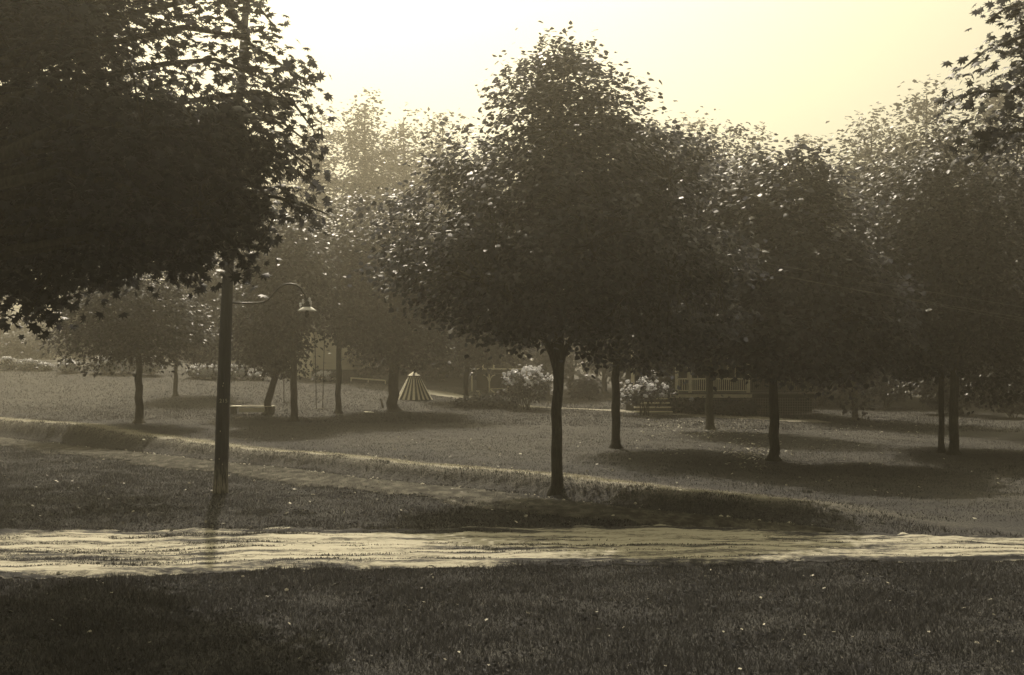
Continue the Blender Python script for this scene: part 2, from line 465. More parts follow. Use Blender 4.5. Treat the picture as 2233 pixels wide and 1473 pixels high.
def smooth_field(n0, n1, k0, k1):
    a = _rr.normal(0, 1, (n0, n1))
    def box(a, k, ax):
        c = np.cumsum(np.concatenate([np.zeros_like(np.take(a, [0], ax)), np.pad(a, [(k // 2, k - 1 - k // 2) if q == ax else (0, 0) for q in range(2)], mode='wrap')], ax), ax)
        return np.take(c, range(k, c.shape[ax]), ax) - np.take(c, range(0, c.shape[ax] - k), ax)
    for _ in range(2): a = box(box(a, k0, 0), k1, 1)
    return a / a.std()
STREAK = smooth_field(84, len(rx), 3, 31) * .7 + smooth_field(84, len(rx), 2, 9) * .5
grit = smooth_field(84, len(rx), 1, 3) * .005 + smooth_field(84, len(rx), 2, 12) * .004 + STREAK * .003
RZ = gz(RX, RY) + 0.012 + grit * sstep(T, 0, .08) * (1 - sstep(T, .92, 1)) + env * (0.045 + rut * .45)
i = np.arange(len(rx) - 1)[None, :] + len(rx) * np.arange(nt_ - 1)[:, None]
me = np_mesh('road', np.stack([RX, RY, RZ], -1).reshape(-1, 3), np.stack([i, i + 1, i + 1 + len(rx), i + len(rx)], -1).reshape(-1, 4), smooth=True)
sa = me.attributes.new('streak', 'FLOAT', 'POINT'); sa.data.foreach_set('value', STREAK.ravel().astype(np.float32))
ea = me.attributes.new('edge', 'FLOAT', 'POINT'); ea.data.foreach_set('value', (np.clip((np.abs(T - .47) * 2 + 0 * RX - .55) / .5, 0, 1) ** 1.5 + 0.55 * np.clip((T - .72) / .28, 0, 1) * (RX < 1)).ravel().astype(np.float32))
tag(obj('road', me, M_ROAD), kind='structure')

# ---- dirt lane along the foot of the bank
tt = np.arange(-26, 42, 0.15)           # along (-1,1)/sqrt2
lw = np.linspace(0, 1, 14)[:, None]
s_lo = -3.0 + 0.25 * np.sin(tt * .9) + 0.15 * np.sin(tt * 2.3)
s_hi = -0.25 + 0.05 * np.sin(tt * 1.7)
S_ = s_lo[None, :] * (1 - lw) + s_hi[None, :] * lw
base = 25.7 / 2
LX = base * 0 + (25.7 / 2 - 12.35) + (-tt[None, :] + S_) / 1.414 + 0.0
LY = 25.7 - (25.7 / 2 - 12.35) + (tt[None, :] + S_) / 1.414
keep = (LY > 17.6).all(0)
LX, LY = LX[:, keep], LY[:, keep]
LZ = gz(LX, LY) + 0.008 + 0.02 * np.sin(np.pi * lw) + np.random.default_rng(5).normal(0, .007, LX.shape)
nL = LX.shape[1]
i = np.arange(nL - 1)[None, :] + nL * np.arange(13)[:, None]
me = np_mesh('dirt_lane', np.stack([LX, LY, LZ], -1).reshape(-1, 3), np.stack([i, i + nL, i + 1 + nL, i + 1], -1).reshape(-1, 4), smooth=True)
ea = me.attributes.new('edge', 'FLOAT', 'POINT'); ea.data.foreach_set('value', ((np.abs(lw * 2 - 1) ** 1.6 * 1.0 + .12) * np.ones_like(LX)).ravel().astype(np.float32))
tag(obj('dirt_lane', me, M_LANE), kind='structure')

# ---- pale footpath at the back of the lawn; its left end is sunlit lawn painted pale
pp = [at(*q) for q in [(925, 852), (985, 864), (1080, 880), (1180, 889), (1290, 893), (1400, 900), (1500, 905), (1620, 911), (1740, 918), (1800, 920)]]
P = np.array([[p.x, p.y] for p in pp])
tq = np.linspace(0, len(P) - 1, 140)
ci = np.stack([np.interp(tq, range(len(P)), P[:, k]) for k in (0, 1)], -1)
for _ in range(6): ci[1:-1] = (ci[:-2] + ci[1:-1] * 2 + ci[2:]) / 4
d = np.gradient(ci, axis=0); d /= np.linalg.norm(d, axis=1)[:, None]
nrm = np.stack([-d[:, 1], d[:, 0]], -1)
hw = 1.5 + 0.25 * np.sin(tq * 3.1) + .2 * np.sin(tq * 9) + .1 * np.sin(tq * 23)
lw = np.linspace(-1, 1, 9)
PX = ci[None, :, 0] + lw[:, None] * hw[None, :] * nrm[None, :, 0]
PY = ci[None, :, 1] + lw[:, None] * hw[None, :] * nrm[None, :, 1]
PZ = gz(PX, PY) + 0.012
i = np.arange(139)[None, :] + 140 * np.arange(8)[:, None]
me = np_mesh('footpath', np.stack([PX, PY, PZ], -1).reshape(-1, 3), np.stack([i, i + 1, i + 141, i + 140], -1).reshape(-1, 4), smooth=True)
ea = me.attributes.new('edge', 'FLOAT', 'POINT'); ea.data.foreach_set('value', ((np.abs(lw)[:, None] ** 2 * .85 + .1) * np.ones_like(PX)).ravel().astype(np.float32))
PATHC = ci.copy()
tag(obj('footpath', me, M_PATH), kind='structure')

# ------------------------------------------------------------------ leaves
_o = [(0, -.34), (.36, -.44), (.3, -.14), (.62, 0), (.27, .1), (.4, .42), (.13, .24), (0, .64)]
_out = _o + [(-x, y) for x, y in reversed(_o[1:-1])]
TM_MAPLE = (np.array([(0, -.05, 0.04)] + [(x, y, -.28 * (x * x + y * y)) for x, y in _out]),
            np.array([(0, 1 + k, 1 + (k + 1) % len(_out)) for k in range(len(_out))]))
_o5 = [(0, -.42, 0), (.46, -.16, -.08), (.34, .22, -.05), (0, .6, -.1), (-.34, .22, -.05), (-.46, -.16, -.08)]
TM_MID = (np.array(_o5), np.array([(0, 1, 2), (0, 2, 3), (0, 3, 4), (0, 4, 5)]))
TM_SMALL = (np.array([(0, -.5, 0), (.38, 0, .07), (0, .55, -.05), (-.38, 0, .07)]), np.array([(0, 1, 2), (0, 2, 3)]))
TM_BLADE = (np.array([(-.5, 0, 0), (.5, 0, 0), (.15, 1, 0.25)]), np.array([(0, 1, 2)]))

def unit(a): return a / (np.linalg.norm(a, axis=-1, keepdims=True) + 1e-9)

def leaf_mesh(name, P, Nn, D, S, tm, rg):
    Nn = unit(Nn); D = unit(D - Nn * (D * Nn).sum(-1, keepdims=True)); T = np.cross(D, Nn)
    tv, tf = tm
    V = (P[:, None, :] + S[:, None, None] * (tv[None, :, 0, None] * T[:, None, :] + tv[None, :, 1, None] * D[:, None, :] + tv[None, :, 2, None] * Nn[:, None, :]))
    n, k = len(P), len(tv)
    F = (tf[None] + (np.arange(n) * k)[:, None, None]).reshape(-1, 3)
    me = np_mesh(name, V.reshape(-1, 3), F)
    a = me.attributes.new('tint', 'FLOAT', 'FACE')
    a.data.foreach_set('value', np.repeat(rg.random(n), len(tf)).astype(np.float32))
    return me

def cluster_leaves(C, nl, cr, size, rg, flat=0.55, droop=0.5, center=None):
    """C (n,3) cluster centres -> P, N, D, S"""
    n = len(C)
    cl = np.repeat(np.arange(n), nl)
    sc = rg.uniform(0.6, 1.3, n)
    off = rg.normal(0, 1, (len(cl), 3)) * cr * 0.55 * sc[cl][:, None] * np.array([1, 1, flat])
    Pp = C[cl] + off
    outw = Pp - (center if center is not None else C.mean(0))
    outw = unit(outw)
    Nn = unit(np.array([0, 0, 0.85]) + outw * 0.45 + rg.normal(0, .45, Pp.shape))
    D = unit(outw * 0.6 + unit(off) * 0.5 + np.array([0, 0, -droop]) + rg.normal(0, .4, Pp.shape))
    S = size * rg.uniform(0.65, 1.25, len(Pp))
    return Pp, Nn, D, S

def sample_lobes(lobes, n, rg, shell=0.33, gap=0.0, gs=0.6):
    """lobes: (cx,cy,cz,rx,ry,rz); returns n cluster centres over the union"""
    L = np.array(lobes, float)
    vol = (L[:, 3] * L[:, 4] * L[:, 5]) ** 0.75; vol /= vol.sum()
    out_ = []
    while len(out_) < n:
        k = rg.choice(len(L), p=vol)
        d_ = unit(rg.normal(0, 1, 3)); r_ = rg.random() ** shell
        p_ = L[k, :3] + d_ * r_ * L[k, 3:6]
        if gap and mnoise.noise(Vector(p_) * gs + Vector((k * 3.1, 0, 0))) < -0.35 + gap: continue
        out_.append(p_)
    return np.array(out_)

def grow_wood(mb, trunk, rad, C, rg, limbs=7, twig=True, lr=0.45, nside=5):
    """limbs from the trunk towards chosen cluster centres, twigs from limbs to the rest"""
    trunk = [Vector(p) for p in trunk]
    top = trunk[-1]; zt0 = trunk[0].z; H = top.z - zt0
    nodes = []
    idx = rg.choice(len(C), min(limbs, len(C)), replace=False)
    tz = np.array([t.z for t in trunk])
    for i in idx:
        c = Vector(C[i])
        zz = min(top.z, max(zt0 + H * 0.45, c.z - 0.55 * (c.xy - top.xy).length - 0.3))
        j = min(len(trunk) - 2, max(0, int(np.searchsorted(tz, zz)) - 1))
        f = (zz - trunk[j].z) / max(1e-3, trunk[j + 1].z - trunk[j].z); f = min(1, max(0, f))
        st = trunk[j].lerp(trunk[j + 1], f); r0 = (rad[j] * (1 - f) + rad[j + 1] * f) * lr
        mid = st.lerp(c, 0.5) + Vector((rg.normal(0, .12), rg.normal(0, .12), 0.18 * (c - st).length * rg.uniform(-.2, 1)))
        pts = [st, st.lerp(mid, .5) + Vector((0, 0, .02)), mid, mid.lerp(c, .55), c]
        rr = [r0, r0 * .75, r0 * .55, r0 * .35, r0 * .15]
        mb.tube(pts, rr, nside)
        nodes += [pts[1], pts[2], pts[3], pts[4]]
    nodes += [t for t in trunk if t.z > zt0 + 0.6 * H]
    if twig and nodes:
        NA = np.array([tuple(q) for q in nodes])
        for i, c in enumerate(C):
            if i in idx: continue
            d2_ = ((NA - c) ** 2).sum(1) + 0.6 * np.maximum(0, NA[:, 2] - c[2]) ** 2
            a = Vector(NA[int(d2_.argmin())]); c = Vector(c); L_ = (c - a).length
            mb.tube([a, a.lerp(c, .5) + Vector((0, 0, .1 * L_)), c], [0.012 + .006 * L_, .009 + .003 * L_, .005], 3, cap=False)

_GO = {}
def tree(name, label, loc, trunk_rel, rad, lobes, ncl, nl, cr, size, mat, tm=TM_SMALL, cat='tree', group=None, seed=1, limbs=7, twig=False,
         bark=None, gap=0.0, flat=.55, droop=.5, shell=.33, extra=None, nside=8, forks=()):
    rg = np.random.default_rng(seed)
    root = thing(name, label, cat, loc, group)
    mb = MB()
    # root flare
    tr = [Vector(p) for p in trunk_rel]
    pts, rr = [tr[0] + Vector((0, 0, -.15)), tr[0] + Vector((0, 0, .04)), tr[0] + (tr[1] - tr[0]) * min(.12, .35 / max(.01, (tr[1] - tr[0]).length))], [rad[0] * 2.1, rad[0] * 1.6, rad[0] * 1.08]
    for i_ in range(len(tr) - 1):
        for f_ in (0.33, 0.66, 1.0):
            q = tr[i_].lerp(tr[i_ + 1], f_); a = rad[i_] + (rad[i_ + 1] - rad[i_]) * f_
            pts.append(q + Vector((rg.normal(0, .06), rg.normal(0, .06), 0)) * a * 2); rr.append(a * rg.uniform(.95, 1.06))
    mb.tube(pts, rr, max(nside, 8))
    C = sample_lobes(lobes, ncl, rg, shell, gap)
    grow_wood(mb, tr[1:], rad[1:], C, rg, limbs, twig, .6, 5)
    if extra is not None:
        C = np.concatenate([C, extra])
    for fk in forks: mb.tube(fk[0], fk[1], 8)
    mb.build('trunk', bark or M_BARK, root, smooth=True)
    Pp, Nn, D, S = cluster_leaves(C, nl, cr, size, rg, flat, droop)
    obj('crown', leaf_mesh('crown', Pp, Nn, D, S, tm, rg), mat, root)
    return root

def crown_px(base, Y, boxes, depth=1.0):
    """boxes (u0,v0,u1,v1[,dy]) -> lobes relative to base"""
    out_ = []
    for bx in boxes:
        u0, v0, u1, v1 = bx[:4]; dy = bx[4] if len(bx) > 4 else 0.0
        a = px(u0, v0, Y); c = px(u1, v1, Y)
        rx_ = (c[0] - a[0]) / 2; rz_ = (a[2] - c[2]) / 2
        out_.append(((a[0] + c[0]) / 2 - base.x, dy, (a[2] + c[2]) / 2 - base.z, rx_, max(rx_, min(rz_, 1.3 * rx_)) * depth if rx_ < rz_ else rx_ * depth, rz_))
    return out_

def tree_px(name, label, u, v, boxes, ncl, nl, cr, size, mat, tm=TM_SMALL, r=.14, top=None, lean=0.0, depth=1.0, Y=None, bend=0.0, **kw):
    if Y is None:
        b_ = at(u, v)
    else:
        x_ = (u - CX) / FPX * Y; b_ = Vector((x_, Y, g1(x_, Y)))
    lob = crown_px(b_, b_.y, boxes, depth)
    ztop = max(l[2] + l[5] * .7 for l in lob) if top is None else top
    xm = sum(l[0] * l[5] for l in lob) / sum(l[5] for l in lob) * .5
    zl = min(l[2] - l[5] for l in lob)
    zl = max(zl, .25 * ztop)
    tr = [(0, 0, 0), (bend * .2, 0, zl * .5), (lean * .5 + bend, 0, zl * 1.05), (xm * .6 + lean + bend, 0, (zl + ztop) * .5), (xm + lean + bend, 0, ztop)]
    rad = [r, r * .9, r * .82, r * .5, r * .12]
    return tree(name, label, b_, tr, rad, lob, ncl, nl, cr, size, mat, tm, **kw)

G_MID = 'maples planted on the lawn'
# ---- centre maple
b_ = at(1215, 1074)
lob = crown_px(b_, b_.y, [(1030, 130, 1420, 420), (900, 240, 1500, 720, .3), (1070, 120, 1395, 340), (1120, 105, 1330, 260), (930, 260, 1240, 560, -.4), (1180, 240, 1560, 560, -.3), (810, 360, 1160, 690, -.6), (840, 480, 1280, 740, -1.2),
                          (1130, 420, 1620, 700, -.8), (1180, 540, 1660, 780, -.9), (960, 560, 1260, 775, -1.0), (1000, 330, 1450, 700, 1.2), (1150, 85, 1290, 200), (990, 600, 1190, 770, -1), (1240, 600, 1430, 805, -.6), (1120, 640, 1300, 785, .4), (1130, 650, 1330, 805, -.9), (1060, 620, 1220, 775, -1.4)])
tr = [(0, 0, 0), (-.01, 0, 1.3), (.03, 0, 2.75), (.06, .05, 4.6), (.1, .1, 8.8)]
tree('maple_tree', 'tall round-crowned maple with a forked trunk on the bank edge in the middle', b_, tr, [.13, .112, .12, .09, .02], lob, 1000, 61, .5, .116,
     M_LEAF_MID, TM_MID, group=G_MID, seed=11, forks=[([(.01, 0, 2.55), (-.12, -.05, 3.0), (-.7, -.3, 4.2), (-1.7, -.5, 6.0)], [.075, .07, .05, .02]), ([(.02, 0, 2.5), (.13, -.05, 3.0), (.8, -.3, 4.3), (1.9, -.4, 6.0)], [.08, .07, .05, .02]), ([(0, .05, 2.5), (-.1, .2, 3.2), (-1.4, .2, 4.1), (-2.6, -.2, 4.8)], [.08, .065, .045, .015])], limbs=16, twig=True, gap=.1, nside=12)

# ---- right-hand lawn maples
tree_px('maple_tree', 'slender dark trunked maple just right of and behind the forked maple', 1343, 978,
        [(1220, 320, 1600, 640), (1230, 520, 1500, 800), (1330, 250, 1520, 460), (1290, 560, 1600, 830, .6)], 460, 44, .7, .17, M_LEAF_MID, r=.14, group=G_MID, seed=12, limbs=9, gap=.05)
tree_px('maple_tree', 'dark low-branched maple whose trunk base stands among pale fallen leaves', 1687, 1005,
        [(1490, 380, 1900, 720), (1450, 540, 1740, 800), (1650, 540, 1980, 840), (1540, 320, 1840, 540), (1540, 600, 1840, 825, -1), (1430, 640, 1620, 815)], 760, 48, .62, .16, M_LEAF_MID, TM_MID, r=.14, group=G_MID, seed=13, limbs=12, twig=True, gap=.08)
tree_px('maple_tree', 'pale trunked maple standing in front of the porch railing', 1548, 937,
        [(1400, 380, 1700, 700), (1420, 560, 1690, 800), (1430, 285, 1690, 520)], 430, 40, .75, .19, M_LEAF_MID, r=.17, group=G_MID, seed=14, bark=M_BARK_PALE)
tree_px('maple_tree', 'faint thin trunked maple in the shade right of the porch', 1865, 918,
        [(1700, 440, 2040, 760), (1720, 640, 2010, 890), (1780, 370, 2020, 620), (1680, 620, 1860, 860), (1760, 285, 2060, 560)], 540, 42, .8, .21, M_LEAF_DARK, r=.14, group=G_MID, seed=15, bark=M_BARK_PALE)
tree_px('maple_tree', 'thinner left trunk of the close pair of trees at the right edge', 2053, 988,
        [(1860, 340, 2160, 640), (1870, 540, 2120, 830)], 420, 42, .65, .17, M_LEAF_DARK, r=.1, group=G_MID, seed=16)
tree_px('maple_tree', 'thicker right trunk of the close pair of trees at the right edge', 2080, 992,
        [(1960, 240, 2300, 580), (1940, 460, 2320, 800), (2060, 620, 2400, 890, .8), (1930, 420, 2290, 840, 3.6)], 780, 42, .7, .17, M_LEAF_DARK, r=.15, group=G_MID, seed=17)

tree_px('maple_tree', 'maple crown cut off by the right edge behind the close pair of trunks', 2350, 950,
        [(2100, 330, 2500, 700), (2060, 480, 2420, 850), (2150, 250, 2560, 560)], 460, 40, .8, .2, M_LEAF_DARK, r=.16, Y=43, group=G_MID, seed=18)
# ---- left lawn trees
tree_px('maple_tree', 'dark round-headed maple left of the lamp pole on the slope', 303, 923,
        [(130, 590, 430, 800), (105, 650, 300, 812), (280, 630, 450, 800), (160, 540, 400, 740)], 480, 40, .6, .16, M_LEAF_DARK, r=.165, group=G_MID, seed=21, limbs=9)
tree_px('maple_tree', 'small hazy maple with a pale slanting trunk behind the round-headed one', 383, 864,
        [(340, 580, 510, 800), (380, 520, 540, 710)], 300, 34, .85, .22, M_LEAF_SOFT, r=.13, group=G_MID, seed=22, bark=M_BARK_PALE)
tree_px('apple_tree', 'bent trunk tree leaning over the end of the low white bench', 583, 905,
        [(510, 680, 650, 815), (490, 580, 650, 770), (585, 720, 650, 825)], 280, 32, .7, .2, M_LEAF_DARK, r=.17, bend=.35, seed=23, limbs=6)
tree_px('maple_tree', 'straight trunked tree with a dark swing seat beside it', 641, 919,
        [(545, 540, 720, 735), (600, 640, 655, 800), (520, 460, 720, 650)], 340, 34, .7, .2, M_LEAF_SOFT, r=.15, group=G_MID, seed=24)
tree_px('maple_tree', 'dark thin trunk tree in front of the clapboard cottage', 738, 902,
        [(650, 500, 870, 745), (725, 640, 840, 770), (680, 410, 880, 620)], 380, 36, .8, .2, M_LEAF_SOFT, r=.14, group=G_MID, seed=25)
tree_px('old_tree', 'thick old trunk standing beside the striped canvas tent', 857, 897,
        [(750, 540, 970, 780), (770, 640, 1000, 805), (780, 440, 1010, 650)], 420, 36, .9, .22, M_LEAF_SOFT, r=.27, seed=26)
tree_px('park_tree', 'leaning dark trunk at the left end of the shrub bed', 1016, 876,
        [(920, 580, 1130, 770), (940, 680, 1170, 795)], 300, 34, .9, .24, M_LEAF_SOFT, r=.15, lean=.3, seed=27)

# ---- tall trees at the back
G_BACK = 'tall trees behind the lawn'
back = [
    # u, v, Y, top v, half width, label
    (612, 835, 104, 330, 95, 'tall hazy tree rising behind the lamp bracket'),
    (700, 835, 92, 250, 80, 'tall spiky hazy tree behind the clapboard cottage'),
    (795, 840, 88, 205, 75, 'tallest feathery hazy tree left of the middle maple'),
    (880, 845, 95, 235, 80, 'tall feathery tree behind the striped tent'),
    (965, 850, 86, 250, 90, 'broad hazy tree behind the leaning trunk'),
    (1060, 855, 100, 330, 90, 'hazy tree behind the far white porch'),
    (1410, 870, 84, 250, 110, 'broad tree behind the steps of the porch house'),
    (1520, 870, 90, 265, 110, 'tall bright-topped tree behind the porch house roof'),
    (1640, 870, 82, 290, 120, 'broad tree behind the right end of the porch house'),
    (1770, 870, 86, 300, 120, 'wide leafy tree behind the shaded lawn right of the porch'),
    (1900, 870, 80, 250, 125, 'tall leafy tree behind the faint thin trunk'),
    (2020, 870, 74, 185, 125, 'tall tree behind the close pair of trunks'),
    (2170, 870, 76, 165, 125, 'tall tree at the far right edge of the lawn'),
    (440, 815, 112, 470, 90, 'hazy tree behind the flower bed left of the lamp pole'),
    (520, 820, 112, 400, 80, 'hazy tree just right of the lamp pole'),
    (230, 810, 118, 520, 100, 'hazy tree behind the round-headed maple'),
    (60, 808, 112, 690, 60, 'low bushy sunlit tree at the left end of the flower bed'),
    (-40, 808, 114, 600, 90, 'sunlit tree at the far left edge'),
]
for k, (u, v, Y, tv, hw_, lab) in enumerate(back):
    H = (v - tv)
    low = v - 20
    boxes = [(u - hw_, tv + .35 * H, u + hw_, low), (u - hw_ * .8, tv + .1 * H, u + hw_ * .75, tv + .7 * H), (u - hw_ * .45, tv - .03 * H, u + hw_ * .4, tv + .4 * H),
             (u - hw_ * 1.1, tv + .5 * H, u + hw_ * .2, low + 10, -1.5), (u - hw_ * .1, tv + .45 * H, u + hw_ * 1.1, low + 10, -1.0)]
    spk = k in (1, 2, 3, 4)
    if spk:
        for q in range(5):
            du = (q - 2) * hw_ * .42; tp = tv + abs(q - 2) * 16 + (q * 37 % 23)
            boxes.append((u + du - hw_ * .14, tp, u + du + hw_ * .14, tp + .4 * H))
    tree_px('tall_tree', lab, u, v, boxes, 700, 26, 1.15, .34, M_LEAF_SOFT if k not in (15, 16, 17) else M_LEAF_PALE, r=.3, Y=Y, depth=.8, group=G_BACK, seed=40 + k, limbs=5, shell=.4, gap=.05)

# ---- near maples whose trunks stand out of frame
G_NEAR = 'big near maples overhanging the frame'
def near_maple(label, base, trunk, rad, lobes, boughs, ncl, nl, seed, leaves_sep=0):
    rg = np.random.default_rng(seed)
    root = thing('maple_tree', label, 'tree', base, G_NEAR)
    mb = MB()
    tr = [Vector(p) for p in trunk]
    mb.tube([tr[0] + Vector((0, 0, -.2))] + tr, [rad[0] * 1.5] + rad, 14)
    C = sample_lobes(lobes, ncl, rg, .42, .28, .8)
    grow_wood(mb, tr[1:], rad[1:], C, rg, 22, True, .5, 6)
    EC = []
    for bpts in boughs:
        bp = [Vector(p) for p in bpts]
        zz = max(tr[1].z, bp[0].z - .9); j_ = next((q for q in range(len(tr) - 1) if tr[q + 1].z >= zz), len(tr) - 2)
        bp.insert(0, tr[j_].lerp(tr[j_ + 1], min(1, max(0, (zz - tr[j_].z) / (tr[j_ + 1].z - tr[j_].z)))))
        mb.tube(bp, [.05 * (1 - .8 * i_ / (len(bp) - 1)) for i_ in range(len(bp))], 5)
        for i_ in range(1, len(bp) - 1):
            L_ = (bp[i_ + 1] - bp[i_]).length
            for f_ in np.arange(0, 1, .2 / max(.2, L_)):
                q = bp[i_].lerp(bp[i_ + 1], f_)
                EC.append((q.x + rg.normal(0, .09), q.y + rg.normal(0, .2), q.z - .05 + rg.normal(0, .09)))
    mb.build('trunk', M_BARK, root, smooth=True)
    Pp, Nn, D, S = cluster_leaves(C, nl, .48, .14, rg, .6, .7)
    cr_ = obj('crown', leaf_mesh('crown', Pp, Nn, D, S, TM_MAPLE, rg), M_LEAF_NEAR, root)
    cr_['kind'] = 'stuff'
    if EC:
        EC = np.array(EC)
        Pp, Nn, D, S = cluster_leaves(EC, 17, .3, .14, rg, .8, .9)
        n1 = min(leaves_sep, len(Pp))
        sel = rg.permutation(len(Pp)); a_, b2 = sel[:n1], sel[n1:]
        if len(b2):
            o_ = obj('bough_foliage', leaf_mesh('bough_foliage', Pp[b2], Nn[b2], D[b2], S[b2], TM_MAPLE, rg), M_LEAF_NEAR, root)
            o_['kind'] = 'stuff'
        meshes = []
        for q in range(4):
            meshes.append(leaf_mesh('leaf', np.zeros((1, 3)), np.array([[0, 0, 1.]]), np.array([[0, 1., 0]]), np.ones(1), TM_MAPLE, rg))
            meshes[-1].materials.append(M_LEAF_NEAR)
        for q in a_:
            n_ = Vector(unit(Nn[q])); d_ = Vector(D[q]); d_ = (d_ - n_ * d_.dot(n_)).normalized(); t_ = d_.cross(n_)
            M3 = Matrix((t_, d_, n_)).transposed().to_4x4()
            o_ = bpy.data.objects.new('leaf', meshes[int(q) % 4]); COL.objects.link(o_); o_.parent = root
            o_.matrix_local = Matrix.Translation(Vector(Pp[q])) @ M3 @ Matrix.Scale(float(S[q]), 4)
    return root

YN = 16.6
bx, by = -7.9, 13.5
bz = g1(bx, by)
B = Vector((bx, by, bz))
def rel(u, v, Y): return tuple(Vector(px(u, v, Y * .81)) - B)
lob = crown_px(B, YN, [(-350, -420, 330, 420), (20, -200, 430, 380, -.8), (60, 150, 470, 600, -.6), (-200, 180, 230, 690, -.3), (200, 220, 560, 560, -1.2), (150, -320, 400, 40, -.6), (80, 330, 420, 650, .6),
                       (300, 170, 560, 330, -1), (-60, 300, 260, 700, -.6), (60, 380, 380, 640, -.7), (240, 400, 540, 610, -1.0), (150, 250, 540, 520, -1.2), (400, 200, 620, 420, -1.4), (430, 190, 600, 300, -1.2), (430, 290, 640, 470, -1.3), (400, 420, 570, 620, -1.4), (380, 250, 600, 560, -.9)], .75)
lob = [(a, b + (YN - by) * 1, c, d_, min(e, 2.6), f) for a, b, c, d_, e, f in lob]
bo = [[rel(330, 400, 20), rel(480, 420, 19.4), rel(600, 430, 19.2), rel(660, 445, 19), rel(715, 468, 19)],
      [rel(400, 300, 20), rel(540, 310, 19.6), rel(630, 330, 19.4), rel(690, 375, 19.3)],
      [rel(420, 220, 20), rel(560, 200, 19.6), rel(640, 225, 19.4), rel(685, 285, 19.3)],
      [rel(400, 60, 20), rel(520, 80, 20), rel(610, 140, 19.8), rel(690, 190, 19.8)],
      [rel(420, 0, 20), rel(500, -30, 20), rel(560, 10, 20), rel(600, 60, 19.8)],
      [rel(380, -60, 20), rel(470, -20, 20), rel(530, 60, 19.8), rel(560, 130, 19.7)], [rel(360, 140, 20), rel(470, 130, 20), rel(570, 170, 19.8), rel(640, 200, 19.8)], [rel(380, 340, 20), rel(520, 350, 19.6), rel(620, 350, 19.4), rel(690, 410, 19.4)],
      [rel(380, 260, 20), rel(520, 250, 19.6), rel(620, 270, 19.4), rel(670, 310, 19.4)],
      [rel(440, 440, 20), rel(540, 440, 19.5), rel(600, 470, 19.4), rel(560, 540, 19.4)],
      [rel(420, 480, 20), rel(490, 510, 19.4), rel(530, 570, 19.4), rel(545, 615, 19.4)],
      [rel(330, 500, 20), rel(390, 560, 19.5), rel(405, 625, 19.5)],
      [rel(160, 500, 20), rel(110, 600, 19.5), rel(60, 690, 19.5)]]
near_maple('big near maple whose dark leafy boughs overhang the lamp pole at upper left', B,
           [(0, 0, 0), (.05, 0, 2.0), (.15, .3, 3.6), (.6, 1.2, 5.6), (1.2, 2.4, 8.2)], [.32, .28, .26, .17, .05], lob, bo, 1150, 29, 71, 300)

bx3, by3 = -14.2, 28.0  # maple added to shade the pole and verge, mostly hidden from view
B = Vector((bx3, by3, g1(bx3, by3)))
lob = [(1.8, .2, 7.6 - B.z, 5.0, 4.3, 2.9), (-2, 0, 7.6, 5, 4.5, 3.4), (3.6, .6, 7.2 - B.z, 3.2, 3.4, 2.3), (6.3, -.6, 7.0 - B.z, 2.3, 2.8, 1.7), (.5, -1.5, 6.4, 4.0, 3.0, 2.0)]
near_maple('second maple added behind the big near one for shade, showing low at the left edge', B,
           [(0, 0, 0), (0, 0, 2.2), (.1, 0, 4.2), (.2, 0, 6.5), (.3, 0, 9.5)], [.25, .22, .2, .14, .05], lob, [], 330, 25, 73, 0)

bx2, by2 = 13.0, 21.5
B = Vector((bx2, by2, g1(bx2, by2)))
lob = crown_px(B, 20.5, [(2230, -300, 2800, 350), (2170, 0, 2500, 300, -.3), (2200, 230, 2600, 480, -.3), (2120, -80, 2400, 260, -.4), (2150, 120, 2380, 340, -.5)], .75)
lob = [(a, b + (20.5 - by2), c, d_, min(e, 2.6), f) for a, b, c, d_, e, f in lob]
bo = [[rel(2360, 120, 20.5), rel(2230, 80, 20), rel(2150, 110, 20), rel(2100, 150, 20)],
      [rel(2360, 250, 20.5), rel(2220, 200, 20), rel(2130, 200, 20), rel(2060, 225, 20)],
      [rel(2360, 300, 20.5), rel(2240, 280, 20), rel(2170, 300, 20), rel(2130, 350, 20)],
      [rel(2360, 20, 20.5), rel(2260, 0, 20), rel(2190, 20, 20), rel(2150, 50, 20)]]
near_maple('near maple with thin leafy twigs reaching in at the upper right corner', B,
           [(0, 0, 0), (0, 0, 2.2), (-.1, 0, 4.2), (-.3, 0, 6.5), (-.5, 0, 9)], [.3, .26, .24, .16, .05], lob, bo, 240, 26, 72, 0)

# ------------------------------------------------------------------ lamp pole
b0 = at(481, 1076)
YP = b0.y
def pp_(u, v, dy=0.0): return Vector(px(u, v, YP + dy)) - b0
M_POLE = None
m, nt, out = nmat('weathered_pole_wood')
v = coords(nt, (14, 14, 0.9)); n1 = noise(nt, v, 2.0, 8, .7)
r1 = ramp(nt, n1, [(.3, tone(.018,.2)), (.55, tone(.035,.2)), (.78, tone(.07,.3))])
r2 = ramp(nt, noise(nt, coords(nt, (16, 16, 2.0)), 1.6, 6, .7), [(.42, tone(.05)), (.52, tone(.3)), (.62, tone(.5))])
sx = N(nt, 'ShaderNodeSeparateXYZ'); tc = N(nt, 'ShaderNodeTexCoord'); nt.links.new(tc.outputs['Object'], sx.inputs[0])
mr = N(nt, 'ShaderNodeMapRange'); nt.links.new(sx.outputs['Z'], mr.inputs[0])
mr.inputs[1].default_value = .1; mr.inputs[2].default_value = .75; mr.inputs[3].default_value = .85; mr.inputs[4].default_value = 0
mx = N(nt, 'ShaderNodeMixRGB'); nt.links.new(mr.outputs[0], mx.inputs[0]); nt.links.new(r1.outputs[0], mx.inputs[1]); nt.links.new(r2.outputs[0], mx.inputs[2])
